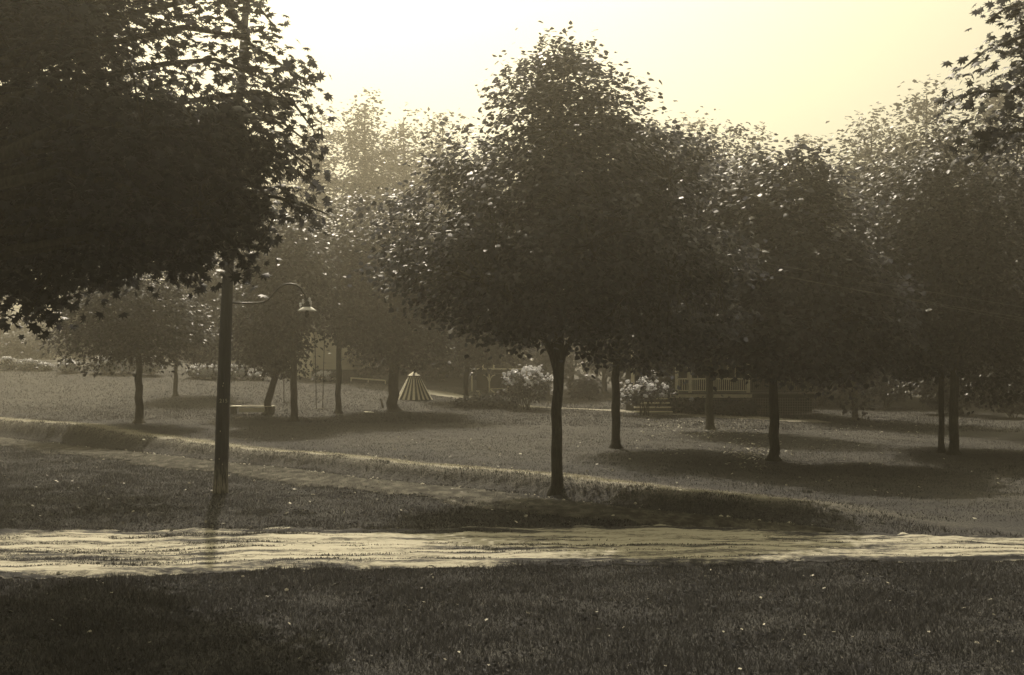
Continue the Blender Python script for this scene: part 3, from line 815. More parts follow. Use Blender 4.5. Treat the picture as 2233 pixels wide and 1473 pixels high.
p = N(nt, 'ShaderNodeBsdfPrincipled'); p.inputs['Roughness'].default_value = .8
nt.links.new(mx.outputs[0], p.inputs['Base Color'])
b = N(nt, 'ShaderNodeBump'); b.inputs['Strength'].default_value = .8; b.inputs['Distance'].default_value = .02
nt.links.new(n1, b.inputs['Height']); nt.links.new(b.outputs[0], p.inputs['Normal']); nt.links.new(p.outputs[0], out.inputs[0])
M_POLE = m
lp = thing('lamp_pole', 'weathered wooden pole with a curved bracket lamp and white painted numbers', 'lamp post', b0)
mb = MB()
pl = [pp_(481, 1076) + Vector((0, 0, -.25)), pp_(481, 1070), pp_(482, 1040), pp_(486, 900), pp_(491, 750), pp_(497, 600), pp_(510, 380), pp_(527, 150), pp_(540, -40)]
mb.tube(pl, [.175, .17, .15, .146, .135, .118, .098, .08, .07], 14)
mb.build('pole', M_POLE, lp, smooth=True)
# curved bracket
arc = [pp_(500, 661), pp_(530, 661.5), pp_(560, 661.5), pp_(574, 660), pp_(586, 653), pp_(596, 642), pp_(606, 630), pp_(618, 622), pp_(633, 619.5), pp_(647, 622), pp_(657, 630), pp_(664, 642), pp_(667.5, 654), pp_(668, 668)]
MB().tube(arc, .023, 8).build('bracket_arm', M_IRON, lp, smooth=True)
c = pp_(669.5, 672)
hd = MB().lathe([(0, .16), (.03, .16), (.05, .12), (.05, .07), (.085, .05), (.085, -.01), (.04, -.03), (0.0, -.03)], (c.x, c.y, c.z), 14).build('lamp_head', M_IRON, lp, smooth=True)
shd = MB().lathe([(.05, .035), (.1, .03), (.2, -.045), (.205, -.055), (.195, -.052), (.1, .018), (.05, .022)], (c.x + .005, c.y, c.z - .01), 24)
sh_ = shd.build('lamp_shade', M_ENAMEL, lp, smooth=True)
MB().lathe([(0, .02), (.03, .02), (.034, -.05), (.05, -.09), (.052, -.13), (.03, -.165), (0, -.17)], (c.x, c.y, c.z - .045), 12).build('bulb', M_GLASSY, lp, smooth=True)
for k, (u, v, dy) in enumerate(((661, 659, -.03), (675, 655, .02), (655, 666, .05), (678, 662, -.05))):
    q = pp_(u, v, dy)
    ins = MB().lathe([(0, .055), (.022, .05), (.028, .025), (.02, .012), (.03, 0), (.03, -.02), (.015, -.03), (.012, -.05)], tuple(q), 10).build('insulator', M_PORC, lp, smooth=True)
    MB().tube([q + Vector((0, 0, -.04)), c + Vector((0, 0, .06))], .009, 5).build('insulator_arm', M_IRON, ins)
# painted number
for k, ch in enumerate('215'):
    cu = bpy.data.curves.new('number', 'FONT'); cu.body = ch; cu.size = .115; cu.extrude = .002; cu.align_x = 'CENTER'
    tmp = bpy.data.objects.new('tmp', cu); COL.objects.link(tmp)
    dg = bpy.context.evaluated_depsgraph_get()
    me = bpy.data.meshes.new_from_object(tmp.evaluated_get(dg)); me.name = 'painted_digit'
    bpy.data.objects.remove(tmp); bpy.data.curves.remove(cu)
    me.materials.clear()
    th = R(-8 + 24 * k)
    q = pp_(486.8, 878)
    o = obj('painted_digit', me, M_GREYP, lp, (q.x + math.sin(th) * .148, q.y - math.cos(th) * .148, q.z))
    o.rotation_euler = (R(90), 0, th)
for (u, v, du) in ((489, 836, .05), (488, 842, .04), (484, 940, .0), (487, 1012, .04), (483, 1000, -.03)):
    q = pp_(u, v); MB().box((q.x + du * .4, q.y - .145, q.z), (.012, .014, .03)).build('nail_tag', M_GREYP, lp)

# ------------------------------------------------------------------ overhead wires
w0 = Vector(px(1222, 512, 25.4)); w1 = Vector(px(1222, 490, 25.4)); w2 = Vector(px(1222, 500, 25.2))
for k, (st, ue, ve) in enumerate(((w0, 2090, 661), (w1, 2090, 638), (w2, 2090, 666))):
    e = Vector(px(ue, ve, 26.2)); e2 = st + (e - st) * 1.7
    pts = [st.lerp(e2, f) + Vector((0, 0, -.25 * 4 * f * (1 - f) * .4)) for f in np.linspace(0, 1, 14)]
    o = MB().tube(pts, .005, 5).build('overhead_wire', M_WIRE)
    tag(o, ['middle wire of the three thin wires crossing the right-hand crowns', 'uppermost of the three thin wires crossing the right-hand crowns', 'lowest of the three thin wires crossing the right-hand crowns'][k], 'wire', 'overhead wires')

# ------------------------------------------------------------------ bench
b0 = at(551, 904)
k_ = b0.y / FPX
be = thing('bench', 'low white plank bench with a boarded front under the bent tree', 'bench', b0)
Wb = 92 * k_
for j, (dy, zz) in enumerate(((-.22, .35), (0, .35), (.22, .35))):
    MB().box((0, dy, zz), (Wb, .2, .04)).build('seat_plank', M_WHITE, be)
MB().box((.06 * Wb, -.24, .2), (Wb * .72, .03, .2)).build('front_board', M_WHITE, be)
for sx_ in (-1, 1):
    MB().box((sx_ * (Wb / 2 - .1), 0, .165), (.18, .55, .33)).build('leg', M_DKWOOD, be)
o = MB().box((0, 0, .0), (1.1, .16, .035)).build('loose_plank', M_GREYWOOD, None, loc=(b0.x + .05, b0.y + .12, b0.z + .392))
o.rotation_euler = (0, 0, R(4)); tag(o, 'loose weathered plank lying on top of the low white bench', 'plank')

# ------------------------------------------------------------------ swings
def swing(label, u, vseat, vtop, du, rz, base_y_from, seatmat=M_DKWOOD):
    g = at(*base_y_from)
    Y = g.y
    c = Vector(px(u, vseat, Y)); t = Vector(px(u, vtop, Y))
    sw = thing('swing', label, 'swing', c, 'swings hung from the lawn trees', rz)
    MB().box((0, 0, 0), (.5, .18, .035)).build('seat', seatmat, sw)
    H = t.z - c.z
    for s_2 in (-1, 1):
        MB().tube([(s_2 * .22, 0, .0), (s_2 * (.22 + du * .3), 0, H * .5), (s_2 * (.22 + du), 0, H + .8)], .018, 5).build('rope', M_ROPE, sw)
swing('dark seated rope swing close left of the straight trunk', 631, 879, 770, .02, R(20), (640, 915))
swing('narrow rope swing hanging in front of the cottage, seen edge on', 697, 891, 770, .12, R(60), (738, 903), M_GREYWOOD)

# ------------------------------------------------------------------ striped tent
b0 = at(903, 872)
k_ = b0.y / FPX
tt_ = thing('striped_tent', 'small vertically striped canvas tent with a flat topped cap', 'tent', b0, None, R(12))
mb = MB()
nst = 42; zc = 50 * k_; rb = 43 * k_; rt = 14 * k_
def rad8(a, r):       # six-sided
    seg = math.pi / 3; b_ = ((a + seg / 2) % seg) - seg / 2
    return r * math.cos(seg / 2) / math.cos(b_) * 1.04
prof = [(1 - (1 - rt / rb) * q_ ** .92, q_) for q_ in (.0, .25, .5, .75, 1.0)]
for i in range(nst):
    a0, a1 = 2 * math.pi * i / nst, 2 * math.pi * (i + 1) / nst
    mb.cur = i % 2
    for (f0, z0), (f1, z1) in zip(prof, prof[1:]):
        mb.add([(rad8(a0, rb * f0) * math.cos(a0), rad8(a0, rb * f0) * math.sin(a0), z0 * zc), (rad8(a1, rb * f0) * math.cos(a1), rad8(a1, rb * f0) * math.sin(a1), z0 * zc),
                (rad8(a1, rb * f1) * math.cos(a1), rad8(a1, rb * f1) * math.sin(a1), z1 * zc), (rad8(a0, rb * f1) * math.cos(a0), rad8(a0, rb * f1) * math.sin(a0), z1 * zc)], [(0, 1, 2, 3)])
mb.build('canvas', [M_STRIPE_L, M_STRIPE_D], tt_)
MB().lathe([(rt * 1.02, 0), (rt * 1.12, .01), (rt * 1.12, .05), (rt * 1.02, .06)], (0, 0, zc), 24).build('hoop', M_DKWOOD, tt_)
mb = MB()
for i in range(16):
    a0, a1 = 2 * math.pi * i / 16, 2 * math.pi * (i + 1) / 16; mb.cur = 1 if i % 4 == 3 else 0
    mb.add([(rt * math.cos(a0), rt * math.sin(a0), zc + .05), (rt * math.cos(a1), rt * math.sin(a1), zc + .05), (.04 * math.cos(a1), .04 * math.sin(a1), zc + .28), (.04 * math.cos(a0), .04 * math.sin(a0), zc + .28)], [(0, 1, 2, 3)])
mb.build('cap', [M_STRIPE_L, M_STRIPE_D], tt_)
MB().tube([(0, 0, 0), (0, 0, zc + .95)], .035, 8).build('pole', M_GREYWOOD, tt_)

# ------------------------------------------------------------------ small things near the old trunk
g = at(836, 890)
o = MB().tube([(0, 0, -.1), (-.12, .02, .45)], [.06, .045], 7).build('stake', M_DKWOOD, None, loc=g); tag(o, 'short dark stake leaning away from the thick old trunk', 'stake')
g = at(804, 900)
o = MB().box((0, 0, .02), (.42, .3, .02)).build('paper_sheet', M_PAPER, None, loc=g); o.rotation_euler = (R(6), R(3), R(25)); tag(o, 'white sheet of paper lying on the shaded grass', 'paper')
g = at(1970, 1168)
def rock(name, g, r, lab, seed):
    rr_ = np.random.default_rng(seed); mb = MB()
    prof = [(0.0, .62), (.45, .55), (.8, .3), (1, .0), (.9, -.3)]
    mb.lathe([(a * r, b_ * r) for a, b_ in prof], (0, 0, 0), 12)
    mb.v = [(x * (1 + rr_.normal(0, .09)) * 1.3, y * (1 + rr_.normal(0, .09)), z * (1 + rr_.normal(0, .1))) for x, y, z in mb.v]
    return tag(mb.build(name, M_STONE, None, smooth=True, loc=g), lab, 'stone')
rock('stone', g, .075, 'small pale rounded stone at the road edge on the right', 3)

# ------------------------------------------------------------------ shrubs
def bush(name, label, g, w, h, mat, seed, ncl=46, nl=26, size=.12, blooms=0, bsize=.16, group=None, stems=7, zlow=.25, cat='bush', blow=.4, d=None):
    rg = np.random.default_rng(seed)
    root = thing(name, label, cat, g, group)
    d = d or w
    lobes = [(0, 0, h * (.5 + zlow * .5), w * .5, d * .5, h * (.5 - zlow * .5)), (-.22 * w, 0, h * .5, w * .3, d * .3, h * .3), (.22 * w, 0, h * .55, w * .3, d * .3, h * .33)]
    C = sample_lobes(lobes, ncl, rg, .4)
    mb = MB()
    for k in range(stems):
        c = C[k]; x0, y0 = rg.normal(0, .05 * w, 2)
        mb.tube([(x0, y0, -.06), (x0 + (c[0] - x0) * .35, y0 + (c[1] - y0) * .35, c[2] * .5), tuple(c)], [.03, .022, .01], 5)
    mb.build('stems', M_BARK, root, smooth=True)
    Pp, Nn, D, S = cluster_leaves(C, nl, .3 * min(1.2, w), size, rg)
    obj('foliage', leaf_mesh('foliage', Pp, Nn, D, S, TM_SMALL, rg), mat, root)
    if blooms:
        bl = []
        for k in range(blooms):
            dd = unit(rg.normal(0, 1, 3)); dd[1] = -abs(dd[1]) if rg.random() < .75 else dd[1]; dd[2] = dd[2] if dd[2] > -blow else -dd[2]
            bl.append(np.array(lobes[0][:3]) + dd * np.array(lobes[0][3:6]) * rg.uniform(.85, 1.05))
        proto = None
        for k, c in enumerate(bl):
            if proto is None or k < 3:
                q = 34
                dirs = unit(rg.normal(0, 1, (q, 3))); pr = dirs * .38 * rg.uniform(.8, 1.1, (q, 1))
                proto = leaf_mesh('flower_head', pr, dirs + rg.normal(0, .3, (q, 3)), rg.normal(0, 1, (q, 3)), np.full(q, .42), TM_SMALL, rg)
                proto.materials.append(M_BLOOM)
            o = bpy.data.objects.new('flower_head', proto); COL.objects.link(o); o.parent = root
            s_2 = bsize * rg.uniform(.6, 1.25); o.location = tuple(c); o.scale = (s_2 * 1.15, s_2 * 1.15, s_2 * .85); o.rotation_euler = tuple(rg.uniform(-1, 1, 3))
    return root

G_HY = 'white flowering hydrangeas by the path'
g = at(1152, 894); bush('hydrangea', 'tall white hydrangea with bare splayed stems left of the footpath', g, 112 * g.y / FPX, 92 * g.y / FPX, M_LEAF_SOFT, 5, 70, 30, .15, 46, .24, G_HY, 11, .42)
g = at(1405, 907); bush('hydrangea', 'white hydrangea on a short dark stem in front of the wooden steps', g, 105 * g.y / FPX, 84 * g.y / FPX, M_LEAF_DARK, 6, 60, 30, .15, 34, .22, G_HY, 7, .3)

G_FB = 'white flowering bushes along the back flower bed'
fb = [(18, 807, 34, 26, 'leftmost low white-flowering clump in the back flower bed'), (62, 808, 36, 22, 'low white flower clump beside the leftmost one'), (98, 809, 30, 16, 'lowest sparse flower clump in the back flower bed'),
      (152, 813, 46, 26, 'small pale round bush left of the round-headed maple'), (228, 815, 52, 38, 'white-flowering bush just left of the round-headed maple trunk'), (270, 815, 64, 58, 'tallest white-flowering bush behind the round-headed maple trunk'),
      (328, 819, 44, 42, 'white-flowering bush just right of the round-headed maple trunk'), (432, 825, 40, 28, 'white-flowering bush left of the lamp pole'), (462, 827, 42, 32, 'white-flowering bush half hidden by the lamp pole'),
      (512, 828, 44, 30, 'white-flowering bush just right of the lamp pole'), (556, 829, 44, 22, 'low flowering bush above the white bench')]
for k, (u, v, w_, h_, lab) in enumerate(fb):
    g = at(u, v); s_2 = g.y / FPX
    bush('flowering_bush', lab, g, w_ * s_2, h_ * s_2, M_LEAF_PALE, 100 + k, 40, 24, .16, int(14 + w_ * h_ / 38), .3, G_FB, 5, .05, blow=.8)
g = at(712, 832); bush('flowering_bush', 'low white-flowering bush against the cottage foundation', g, 62 * g.y / FPX, 20 * g.y / FPX, M_LEAF_SOFT, 130, 34, 24, .15, 40, .26, G_FB, 5, .05, blow=.8, d=1.0)
# low shrub bed
G_BED = 'low leafy shrubs in the bed by the hydrangea'
for k, (u, v, w_, h_, lab) in enumerate([(1020, 888, 60, 18, 'low leafy shrub at the left end of the dark edged bed'), (1062, 889, 60, 24, 'low leafy shrub below the far white porch'), (1105, 891, 60, 28, 'low leafy shrub just left of the tall hydrangea')]):
    g = at(u, v); s_2 = g.y / FPX
    bush('shrub', lab, g, w_ * s_2, h_ * s_2, M_LEAF_SOFT, 140 + k, 50, 26, .14, 2, .16, G_BED, 5, .02)
# plants under the porch
G_PP = 'leafy plants along the porch foundation'
for k, (u, v, w_, h_, lab) in enumerate([(1470, 901, 60, 40, 'leafy plant beside the wooden steps'), (1515, 904, 60, 34, 'leafy plant left of the pale trunk under the porch'), (1588, 907, 56, 34, 'leafy plant right of the pale trunk under the porch'), (1625, 908, 44, 36, 'leafy plant at the porch corner post')]):
    g = at(u, v); s_2 = g.y / FPX
    bush('foundation_plant', lab, g, w_ * s_2, h_ * s_2, M_LEAF_DARK, 150 + k, 44, 24, .15, 1 if k == 1 else 0, .3, G_PP, 5, .03, cat='plant', d=1.0)
# dark hedges and undergrowth behind
G_HE = 'dark undergrowth behind the lawn'
for k, (u, Y, w_, h_, mat, lab) in enumerate([
    (800, 76, 105, 105, M_LEAF_DARK, 'dark dense evergreen bush right of the clapboard cottage'), (960, 80, 120, 110, M_LEAF_SOFT, 'dark leafy thicket right of the striped tent'),
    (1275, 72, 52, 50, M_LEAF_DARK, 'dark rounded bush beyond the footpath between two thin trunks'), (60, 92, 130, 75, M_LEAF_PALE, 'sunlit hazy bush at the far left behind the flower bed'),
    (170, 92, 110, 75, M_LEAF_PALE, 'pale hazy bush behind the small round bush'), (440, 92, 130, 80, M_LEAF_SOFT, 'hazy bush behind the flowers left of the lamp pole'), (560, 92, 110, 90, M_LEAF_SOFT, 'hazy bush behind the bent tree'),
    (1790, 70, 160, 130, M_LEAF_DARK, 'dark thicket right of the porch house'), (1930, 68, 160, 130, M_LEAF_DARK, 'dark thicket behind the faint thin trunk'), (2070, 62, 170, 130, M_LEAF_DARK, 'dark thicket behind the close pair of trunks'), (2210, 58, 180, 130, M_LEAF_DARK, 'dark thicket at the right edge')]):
    x_ = (u - CX) / FPX * Y; g = Vector((x_, Y, g1(x_, Y))); s_2 = Y / FPX
    bush('thicket', lab, g, w_ * s_2, h_ * s_2, mat, 160 + k, 130, 30, .26, 0, .2, G_HE, 6, .02)
# far thin trees beyond the footpath
for k, (u, v, lab, Y) in enumerate([(1192, 886, 'short thick far tree trunk right of the tall hydrangea', 74), (1246, 888, 'thin far trunk just right of the forked maple', 80), (1318, 890, 'thin far trunk left of the slender dark trunk', 78)]):
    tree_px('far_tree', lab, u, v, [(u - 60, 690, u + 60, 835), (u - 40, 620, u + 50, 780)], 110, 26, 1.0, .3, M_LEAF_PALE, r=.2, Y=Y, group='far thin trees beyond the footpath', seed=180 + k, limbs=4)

# ------------------------------------------------------------------ clapboard cottage
def local_frame(g, rz): return g, rz
xc_, Yc = (679 - CX) / FPX * 74, 74.0
gc = Vector((xc_, Yc, g1(xc_, Yc) - .05))
co = thing('cottage', 'small clapboard cottage with a dark boarded foundation half hidden by trees', 'house', gc, None, R(28))
# local: nearest corner at origin, right wall along +x, left wall along +y
LW, DW, HW = 4.2, 5.0, 3.2; zf = .7
MB().box((LW / 2, DW / 2, HW / 2 + .02), (LW - .06, DW - .06, HW)).build('wall', M_CREAM, co)
for k in range(15):
    z_ = zf + .09 + k * .165
    bo_ = MB().add([(.06, -.002, z_ + .085), (LW - .06, -.002, z_ + .085), (LW - .06, -.05, z_ - .078), (.06, -.05, z_ - .078), (.06, .03, z_ + .085), (LW - .06, .03, z_ + .085), (LW - .06, .03, z_ - .078), (.06, .03, z_ - .078)],
                   [(0, 3, 2, 1), (4, 5, 6, 7), (0, 1, 5, 4), (3, 7, 6, 2), (0, 4, 7, 3), (1, 2, 6, 5)])
    bo_.build('clapboard', M_CREAM, co)
    bo_ = MB().add([(-.002, .06, z_ + .085), (-.002, DW - .06, z_ + .085), (-.05, DW - .06, z_ - .078), (-.05, .06, z_ - .078), (.03, .06, z_ + .085), (.03, DW - .06, z_ + .085), (.03, DW - .06, z_ - .078), (.03, .06, z_ - .078)],
                   [(0, 1, 2, 3), (4, 7, 6, 5), (0, 4, 5, 1), (3, 2, 6, 7), (0, 3, 7, 4), (1, 5, 6, 2)])
    bo_.build('clapboard', M_CREAM, co)
for k in range(12):
    MB().box((LW * (k + .5) / 12, -.012, zf / 2), (LW / 12 - .02, .04, zf - .02)).build('foundation_board', M_DKWOOD, co)
for (x, y) in ((0, 0), (LW, 0), (0, DW)):
    MB().box((x, y, HW / 2 + .3), (.14, .14, HW - .6)).build('corner_board', M_WHITE, co)
rf = MB().add([(-.4, -.4, HW), (LW + .4, -.4, HW), (LW + .4, DW / 2, HW + 2.2), (-.4, DW / 2, HW + 2.2), (LW + .4, DW + .4, HW), (-.4, DW + .4, HW),
               (-.4, -.4, HW - .12), (LW + .4, -.4, HW - .12), (LW + .4, DW + .4, HW - .12), (-.4, DW + .4, HW - .12)],
              [(0, 1, 2, 3), (3, 2, 4, 5), (6, 7, 1, 0), (7, 8, 4, 1), (8, 9, 5, 4), (9, 6, 0, 5), (1, 4, 2), (0, 3, 5), (6, 9, 8, 7)])
rf.build('roof', M_ROOF, co)
wf = MB()
for z_ in (1.35, 2.55): wf.box((-.02, 2.2, z_), (.08, 1.0, .09))
for y_ in (1.74, 2.66): wf.box((-.02, y_, 1.95), (.08, .09, 1.12))
wfo = wf.build('window', M_WHITE, co)
MB().box((-.028, 2.2, 1.95), (.02, .84, 1.1)).build('pane', M_GLASSY, wfo)
# low white edging rail beside the cottage
a, c = at(764, 832), at(842, 838)
er = thing('edging_rail', 'low white board edging between the cottage and the old trunk', 'fence', a)
d_ = c - a
MB().bar((0, 0, .22), (d_.x, d_.y, d_.z + .22), .05, .1).build('rail', M_WHITE, er)
for f in (0.02, .5, .98):
    MB().box((d_.x * f, d_.y * f, d_.z * f + .05), (.08, .08, .3)).build('post', M_WHITE, er)

# ------------------------------------------------------------------ far white-trimmed porch
Yq = 74.0
def q_(u, v, dy=0): return px(u, v, Yq + dy)
x_ = (1067 - CX) / FPX * Yq
gq = Vector((x_, Yq, g1(x_, Yq)))
fp = thing('porch_cottage', 'far cottage porch with a white bracketed post seen between trunk and hydrangea', 'house', gq)
def L(u, v, dy=0): return Vector(q_(u, v, dy)) - gq
def pbox(nm, u0, v0, u1, v1, dy, dd, mat, par=None):
    a, c = L(u0, v0, dy), L(u1, v1, dy)
    return MB().box(((a.x + c.x) / 2, (a.y + c.y) / 2, (a.z + c.z) / 2), (abs(c.x - a.x), dd, abs(a.z - c.z))).build(nm, mat, par or fp)
pbox('fascia', 1040, 807, 1140, 815, 0, .12, M_DKWOOD)
pbox('gutter', 1040, 803.5, 1142, 806.6, -.06, .2, M_WHITE)
pbox('roof', 1036, 780, 1146, 803.2, 2.0, 3.8, M_ROOF)
pbox('wall', 1040, 815.5, 1140, 884, 3.4, .2, M_DKWOOD)
pbox('porch_floor', 1040, 868, 1140, 871, 1.7, 3.3, M_GREYWOOD)
for u in (1029, 1067, 1108, 1138):
    po = pbox('post', u - 1.6, 815.2, u + 1.6, 884, .02, .1, M_WHITE)
    if u == 1029: continue
    for s_2 in (-1, 1):
        pts = [L(u + s_2 * 1.5, 832), L(u + s_2 * 3, 825), L(u + s_2 * 7, 820), L(u + s_2 * 13, 818)]
        MB().tube(pts, .04, 5).build('bracket', M_WHITE, po)
MB().bar(L(1069, 848), L(1106, 848), .06, .07).build('rail', M_WHITE, fp)
MB().bar(L(1069, 849), L(1094, 869), .06, .08).build('brace', M_WHITE, fp)
for u in (1053, 1077):
    pbox('finial', u - 2, 796, u + 2, 803.4, -.06, .1, M_WHITE)
# wooden lawn chair lying in the bed
g = at(1042, 887)
lc = thing('lawn_chair', 'dark slatted lawn chair tipped back in the shrub bed with pale legs', 'chair', g, None, R(10))
for k in range(5):
    MB().bar((-.55 + .02, -.25 + k * .12, .18), (.0, -.25 + k * .12, .72), .09, .025).build('back_slat', M_DKWOOD, lc)
for k in range(4):
    MB().bar((-.05 + k * .11, -.28, .42 - k * .03), (-.05 + k * .11, .26, .42 - k * .03), .09, .025).build('seat_slat', M_DKWOOD, lc)
for s_2 in (-1, 1):
    MB().bar((-.02, s_2 * .3, .8), (.42, s_2 * .3, .0), .05, .06).build('leg', M_WHITE, lc)
    MB().bar((-.5, s_2 * .29, .02), (.1, s_2 * .29, .45), .05, .05).build('frame', M_DKWOOD, lc)

# ------------------------------------------------------------------ porch house on the right
gh = at(1560, 903)
Yh = gh.y
x0h = (1372 - CX) / FPX * Yh; x1h = (1800 - CX) / FPX * Yh
gh = Vector(((x0h + x1h) / 2, Yh, g1((x0h + x1h) / 2, Yh)))
ph = thing('porch_house', 'shaded house with a railed front porch and lattice skirt behind the pale trunk', 'house', gh)
def H_(u, v, dy=0): return Vector(px(u, v, Yh)) + Vector((0, dy, 0)) - gh
def hbox(nm, u0, v0, u1, v1, dy, dd, mat, par=None):
    a, c = H_(u0, v0, dy), H_(u1, v1, dy)
    return MB().box(((a.x + c.x) / 2, a.y, (a.z + c.z) / 2), (abs(c.x - a.x), dd, abs(a.z - c.z))).build(nm, mat, par or ph)
M_PORCH = mat_plain('porch_paint', 0.8, 0.6, .15, 6)
vr, vd, vg = 826, 857, 908
hbox('deck', 1376, 857, 1800, 860, 1.2, 2.6, M_GREYWOOD)
hbox('deck_fascia', 1460, 860.3, 1640, 868, .0, .08, M_PORCH)
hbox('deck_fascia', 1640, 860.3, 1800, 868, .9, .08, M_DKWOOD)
hbox('wall', 1376, 640, 1800, 905, 2.6, .2, M_DKWOOD)
for k in range(24):
    hbox('clapboard', 1378, 856 - k * 5.4, 1798, 856 - k * 5.4 - 4.6, 2.48, .04, M_DKWOOD)
hbox('porch_roof', 1366, 735, 1810, 742, 1.0, 3.4, M_ROOF)
rfm = MB()
a, c = H_(1360, 735, -.9), H_(1810, 735, -.9)
zt = a.z
rfm.add([(a.x, -.9, zt), (c.x, -.9, zt), (c.x, 2.6, zt + 1.3), (a.x, 2.6, zt + 1.3), (a.x, 2.6, zt), (c.x, 2.6, zt)], [(0, 1, 2, 3), (0, 4, 5, 1), (1, 5, 2), (0, 3, 4), (3, 2, 5, 4)])
rfm.build('roof', M_ROOF, ph)
mr_ = MB()
a, c = H_(1370, 640, 2.5), H_(1805, 640, 2.5)
mr_.add([(a.x - .3, 2.3, a.z), (c.x + .3, 2.3, a.z), (c.x + .3, 6.5, a.z + 3.0), (a.x - .3, 6.5, a.z + 3.0), (a.x - .3, 10.5, a.z), (c.x + .3, 10.5, a.z)], [(0, 1, 2, 3), (3, 2, 5, 4), (0, 3, 4), (1, 5, 2), (0, 4, 5, 1)])
mr_.build('main_roof', M_ROOF, ph)
for u, dy in ((1380, 0), (1476, 0), (1505, 0), (1632, 0), (1700, .9), (1780, .9)):
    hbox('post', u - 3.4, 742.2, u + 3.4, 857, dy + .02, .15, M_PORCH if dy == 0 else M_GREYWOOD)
def railing(u0, u1, dy, mat, n):
    hbox('top_rail', u0, 825, u1, 828, dy + .02, .09, mat)
    hbox('bottom_rail', u0, 851.5, u1, 853.5, dy + .02, .06, mat)
    for k in range(n):
        u = u0 + (u1 - u0) * (k + .5) / n
        hbox('baluster', u - .75, 828.1, u + .75, 851.4, dy + .02, .035, mat)
railing(1480, 1501, 0, M_PORCH, 4)
railing(1509, 1628, 0, M_PORCH, 26)
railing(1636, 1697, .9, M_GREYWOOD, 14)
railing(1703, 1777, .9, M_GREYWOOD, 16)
for u in (1478, 1632):
    hbox('skirt_post', u - 4, 868.3, u + 4, 910, .02, .12, M_GREYWOOD)
la = MB()
def lattice(u0, u1, v0, v1, dy):
    a, c = H_(u0, v0, dy), H_(u1, v1, dy)
    n = int((c.x - a.x) / .12)
    for k in range(n):
        xx = a.x + (c.x - a.x) * k / n
        la.box((xx, dy, (a.z + c.z) / 2), (.03, .02, a.z - c.z))
    nz = int((a.z - c.z) / .12)
    for k in range(nz):
        la.box(((a.x + c.x) / 2, dy + .022, c.z + (a.z - c.z) * (k + .5) / nz), (c.x - a.x, .02, .03))
lattice(1484, 1628, 868.5, 908, .06); lattice(1640, 1798, 868.5, 908, .92)
o = la.build('lattice', M_GREYWOOD, ph); o['kind'] = 'stuff'
# door and window on the wall behind the porch
dr = hbox('door', 1556, 768, 1590, 856.5, 2.42, .06, M_GREYWOOD)
for (u0, u1) in ((1515, 1540), (1605, 1625), (1720, 1750)):
    w_ = hbox('window', u0, 775, u1, 830, 2.42, .06, M_PORCH)
    hbox('pane', u0 + 2.5, 778, u1 - 2.5, 801, 2.385, .02, M_GLASSY, w_); hbox('pane', u0 + 2.5, 804, u1 - 2.5, 827, 2.385, .02, M_GLASSY, w_)
# steps
for k in range(4):
    vv = 868 + k * 9
    st_ = hbox('step', 1382 - k * 1.5, vv, 1455 + k * 1.5, vv + 2.6, -.2 - k * .3, .32, M_PORCH)
    hbox('riser', 1384, vv + 2.7, 1453, vv + 9, -.1 - k * .3, .03, M_GREYWOOD, st_)
# round planter at the top of the steps
q = Vector(px(1464, 857, Yh)) + Vector((0, .25, 0))
pt = thing('planter', 'round brown tub of pale flowers at the top of the porch steps', 'planter', q)
MB().lathe([(0, 0), (.15, 0), (.2, .2), (.21, .34), (.18, .36), (.17, .3), (0, .3)], (0, 0, 0), 14).build('tub', M_DKWOOD, pt, smooth=True)
rg = np.random.default_rng(9)
Pp, Nn, D, S = cluster_leaves(np.array([[-.08, -.05, .42], [.06, -.08, .45], [0, .08, .5]]), 40, .22, .09, rg)
obj('foliage', leaf_mesh('foliage', Pp, Nn, D, S, TM_SMALL, rg), M_LEAF_PALE, pt)
Pp, Nn, D, S = cluster_leaves(np.array([[-.14, -.12, .4], [-.1, -.16, .5]]), 14, .2, .1, rg)
obj('blossoms', leaf_mesh('blossoms', Pp, Nn, D, S, TM_SMALL, rg), M_BLOOM, pt)

# ------------------------------------------------------------------ grass, fallen leaves, pebbles
def ground_pts(n, x0, x1, y0, y1, rg, cond):
    X = rg.uniform(x0, x1, n); Y = rg.uniform(y0, y1, n)
    k = (np.abs(X) < Y * .4453 + 1.5) & cond(X, Y)
    return X[k], Y[k]
def blades(name, X, Y, hgt, wid, rg, mat, dz=0.0):
    Z = gz(X, Y) + dz
    P_ = np.stack([X, Y, Z - .005], -1)
    cl = np.sin(X * 2.3 + 1.7 * np.sin(Y * 1.9)) * np.sin(Y * 2.7 + np.sin(X * 1.3)) * .35 + .9
    D = np.stack([rg.normal(0, .5, len(X)), rg.normal(0, .5, len(X)), np.ones(len(X))], -1); D = unit(D)
    A = rg.uniform(0, 2 * np.pi, len(X)); T = np.stack([np.cos(A), np.sin(A), np.zeros(len(X))], -1)
    pn = (wob(X * .8 + 5, Y * .8) * .5 + wob(X * 2.3, Y * 2.3 + 4) * .35)
    cl = cl * np.clip(1 + .55 * pn, .35, 1.7)
    Hh = hgt * rg.uniform(.45, 1.3, len(X)) * cl; Ww = wid * rg.uniform(.7, 1.4, len(X))
    V = np.stack([P_ - T * Ww[:, None] / 2, P_ + T * Ww[:, None] / 2, P_ + D * Hh[:, None]], 1).reshape(-1, 3)
    me = np_mesh(name, V, np.arange(len(X) * 3).reshape(-1, 3))
    a = me.attributes.new('tint', 'FLOAT', 'FACE'); a.data.foreach_set('value', np.clip(rg.beta(1.6, 3.2, len(X)), 0, 1).astype(np.float32))
    return tag(obj(name, me, mat), None, None, None, 'stuff')
rg = np.random.default_rng(31)
